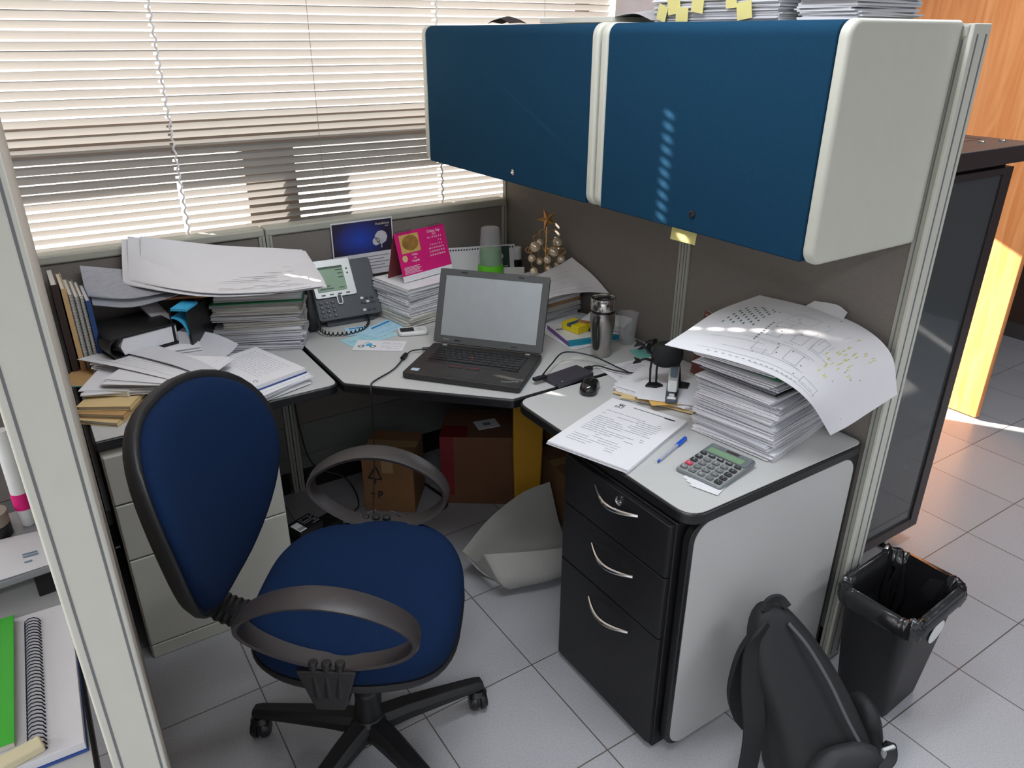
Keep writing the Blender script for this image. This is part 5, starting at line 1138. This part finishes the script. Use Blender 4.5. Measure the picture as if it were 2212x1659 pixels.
MB().box(-.05, .13, 0, .20, -.001, .001, mtx=Matrix.Rotation(R(80), 4, 'X')).build('front_leaf', mat('brown_print', (112, 62, 54), .6, var=.5, scale=30), o, smooth=False)
MB().box(-.05, .13, 0, .20, -.001, .001, mtx=Matrix.Translation((0, .072, 0)) @ Matrix.Rotation(R(100), 4, 'X')).build('back_leaf', M_paper2, o, smooth=False)
MB().prism([(-.047, .12), (-.02, .18), (-.015, .12), (-.03, .08)], .0012, .0016, mtx=Matrix.Rotation(R(80), 4, 'X')).lathe([(0, .0012), (.022, .0012), (.022, .0016), (0, .0016)], (.05, .15, 0), 14, mtx=Matrix.Rotation(R(80), 4, 'X')).build('pictured_white_shapes', M_paper3, o, smooth=False)
b = MB()
for k in range(12): b.box(-.043+k*.014, -.036+k*.014, .187, .192, .0012, .0016, mtx=Matrix.Rotation(R(80), 4, 'X'))
b.build('wire_binding', M_silver, o, smooth=False)
o = MB().box(-.0006, 0, -.05, .03, -.034, 0).build('sticky_note', M_yel, None, loc=(-.338, -1.315, 1.2605), rz=0, smooth=False)
o.rotation_euler = (0, R(8), R(4)); tag(o, 'yellow sticky note hanging under the right overhead cabinet', 'note')

# ------------------------------------------------------------ on top of the overhead cabinets
z = 1.7235
UG = 'paper bundles on top of the right overhead cabinet'
for i, h in enumerate((.040, .035, .038, .03)):
    bundle('paper_bundle', 'thick bundle of papers in the pile on top of the right overhead cabinet', (-.20, -1.335, z), .27, .37, h, 2*(i % 2), 300+i, (M_paper3, M_paper)[i % 2], group=UG, jit=.005, rj=1); z += h+.001
place('cardboard_sheet', 'white board lying across the bundles on the right overhead cabinet', 'board', MB().box(-.15, .15, -.20, .22, 0, .004), M_paper, (-.19, -1.33, z), 3)
bundle('paper_bundle', 'fanned thick stack of papers at the aisle end of the right overhead cabinet', (-.185, -1.60, 1.7235), .24, .13, .09, 4, 310, M_paper3, jit=.008, rj=4, n=28)
for i, (y, zz, ang, w_) in enumerate(((-1.185, 1.735, 20, .03), (-1.23, 1.748, -6, .04), (-1.255, 1.728, 4, .038), (-1.30, 1.750, 8, .036), (-1.355, 1.775, 0, .045), (-1.44, 1.735, -8, .04), (-1.40, 1.757, -3, .03))):
    o = MB().box(-.0008, 0, -w_/2, w_/2, 0, .034 if i != 4 else .05).build('sticky_note', M_yel, None, loc=(-.3415, y, zz-.008), smooth=False)
    o.rotation_euler = (R(ang), R(-6), 0)
    tag(o, 'yellow sticky note poking out of the paper pile on the right overhead cabinet', 'note', 'sticky notes in the pile on the overhead cabinet')
o = MB(); fn, a_, b_ = bez_grid([[(-.14, -.10, .0), (-.05, -.09, .03), (.04, -.10, .018), (.13, -.09, .0)], [(-.15, 0, .004), (-.05, .01, .045), (.05, 0, .035), (.14, .02, .01)], [(-.13, .10, 0), (-.04, .10, .03), (.05, .11, .02), (.13, .09, 0)]])
o.grid(fn, a_, b_, .002); place('plastic_bag', 'crumpled grey plastic bag between the two overhead cabinets, on top', 'bag', o, mat('grey_film', (205, 205, 210), .25, bump=.8, bscale=18), (-.20, -1.02, 1.730), 80).scale = (.9, .9, .55)
o = MB(); o.grid(fn, a_, b_, .002); place('cloth', 'small dark crumpled cloth on top of the overhead cabinet near the blind', 'cloth', o, mat('dark_cloth', (58, 50, 52), .9), (-.31, -.46, 1.728), 90).scale = (.5, .3, .42)
place('notebook', 'closed white notebook lying on top of the left overhead cabinet', 'notebook', MB().box(-.11, .11, -.15, .15, 0, .014), M_paper2, (-.20, -.80, 1.7265), 4, bevel=.002)
o = thing('mesh_basket', 'dark teal rounded desk organiser at the aisle end on top of the overhead cabinet', 'organiser', (-.045, -1.60, 1.7265), 0)
MB().lathe([(.0, 0), (.028, 0), (.030, .004), (.032, .09), (.030, .092), (.028, .088), (.027, .006), (0, .006)], n=18).build('body', mat('dark_teal', (50, 70, 72), .4), o)

# ------------------------------------------------------------ neighbour's desk at the left edge
nd = worktop('grey neighbouring worktop behind the near left partition', roundpoly([(-2.5, -1.0, 0), (-2.5, -1.80, .0), (-1.80, -1.80, .07), (-1.80, -1.0, 0)]), T=.03)
o = thing('notebook', 'open white spiral-bound notebook with ruled pages on the neighbouring desk', 'notebook', (-1.845, -1.46, .7408), -2)
MB().box(-.13, .043, -.20, .155, 0, .003).build('cover', M_navy, o, bevel=.001)
MB().box(-.128, .041, -.197, .152, .0032, .018).build('pages', M_paper, o, bevel=.001)
b = MB()
for k in range(38):
    y = -.185+k*.0082; b.tube([(-.018+.012*math.cos(a), y+.0004*a, .020+.012*math.sin(a)) for a in [i*math.pi/5 for i in range(11)]], .0010, 5)
b.build('wire_binding', mat('dark_blue_wire', (26, 30, 56), .35, .6), o)
o = thing('notebook', 'green covered notebook at the left edge on the neighbouring desk', 'notebook', (-1.925, -1.455, .7600), -2)
MB().box(-.09, .035, -.16, .14, .0, .010).build('pages', M_paper2, o, bevel=.001)
MB().box(-.092, .037, -.162, .142, .0102, .0125).build('cover', mat('bright_green_cover', (60, 180, 50), .35), o, bevel=.001)
MB().box(.012, .016, -.162, .142, .0126, .0130).build('cover_line', mat('pale_green_line', (140, 214, 110), .4), o, smooth=False)
place('eraser', 'cream eraser block at the lower left edge on the neighbouring desk', 'eraser', MB().box(-.05, .04, -.012, .012, 0, .014), mat('cream_rubber', (222, 212, 176), .6), (-1.90, -1.645, .7600), 12, bevel=.003)
sh = thing('monitor_shelf', 'grey raised shelf behind the green notebook on the neighbouring desk', 'shelf', (-2.0, -1.19, .7408), 4)
MB().box(-.30, .20, -.08, .16, .055, .072).build('shelf_board', mat('shelf_grey', (150, 150, 154), .35), sh, bevel=.005, seg=3)
for x in (-.27, .15): MB().box(x, x+.03, -.06, .14, 0, .055).build('foot', M_edge, sh)
o, fn, *_ = sheet('white label sheet with blue print lying on the grey shelf of the neighbouring desk', [[(-1.99, -1.26, .816), (-1.90, -1.265, .818), (-1.80, -1.255, .814)], [(-1.99, -1.20, .822), (-1.90, -1.205, .828), (-1.81, -1.195, .818)], [(-1.98, -1.13, .816), (-1.90, -1.13, .820), (-1.82, -1.13, .815)]], M_paper, .001)
surf_print(o, fn, [(.72, .90, .30), (.72, .90, .38), (.74, .82, .18), (.85, .9, .18)], m=mat('blue_grey_print', (120, 140, 165), .8), lift=.0012, w_=.005)
o = thing('marker_pen', 'white marker with a magenta grip standing at the left edge on the neighbouring shelf', 'marker', (-1.838, -1.09, .8135), 0)
MB().lathe([(0, 0), (.010, 0), (.014, .006), (.016, .04), (0, .04)], n=18).build('cap', M_white, o)
MB().lathe([(0, .0402), (.0165, .0402), (.0165, .075), (0, .075)], n=18).build('grip', M_pink, o)
MB().lathe([(0, .0752), (.0155, .0752), (.0145, .20), (.012, .21), (0, .21)], n=18).build('barrel', M_white, o)
o = thing('tape_roll', 'dark and beige roll of tape beside the magenta-gripped marker', 'tape', (-1.895, -1.10, .8135), 0)
MB().lathe([(.018, 0), (.030, 0), (.030, .026), (.018, .026), (.018, 0)], n=22, caps=False).build('lower_band', M_edge, o)
MB().lathe([(.018, .027), (.030, .027), (.030, .052), (.018, .052), (.018, .027)], n=22, caps=False).build('upper_band', mat('beige_band', (150, 140, 126), .6), o)
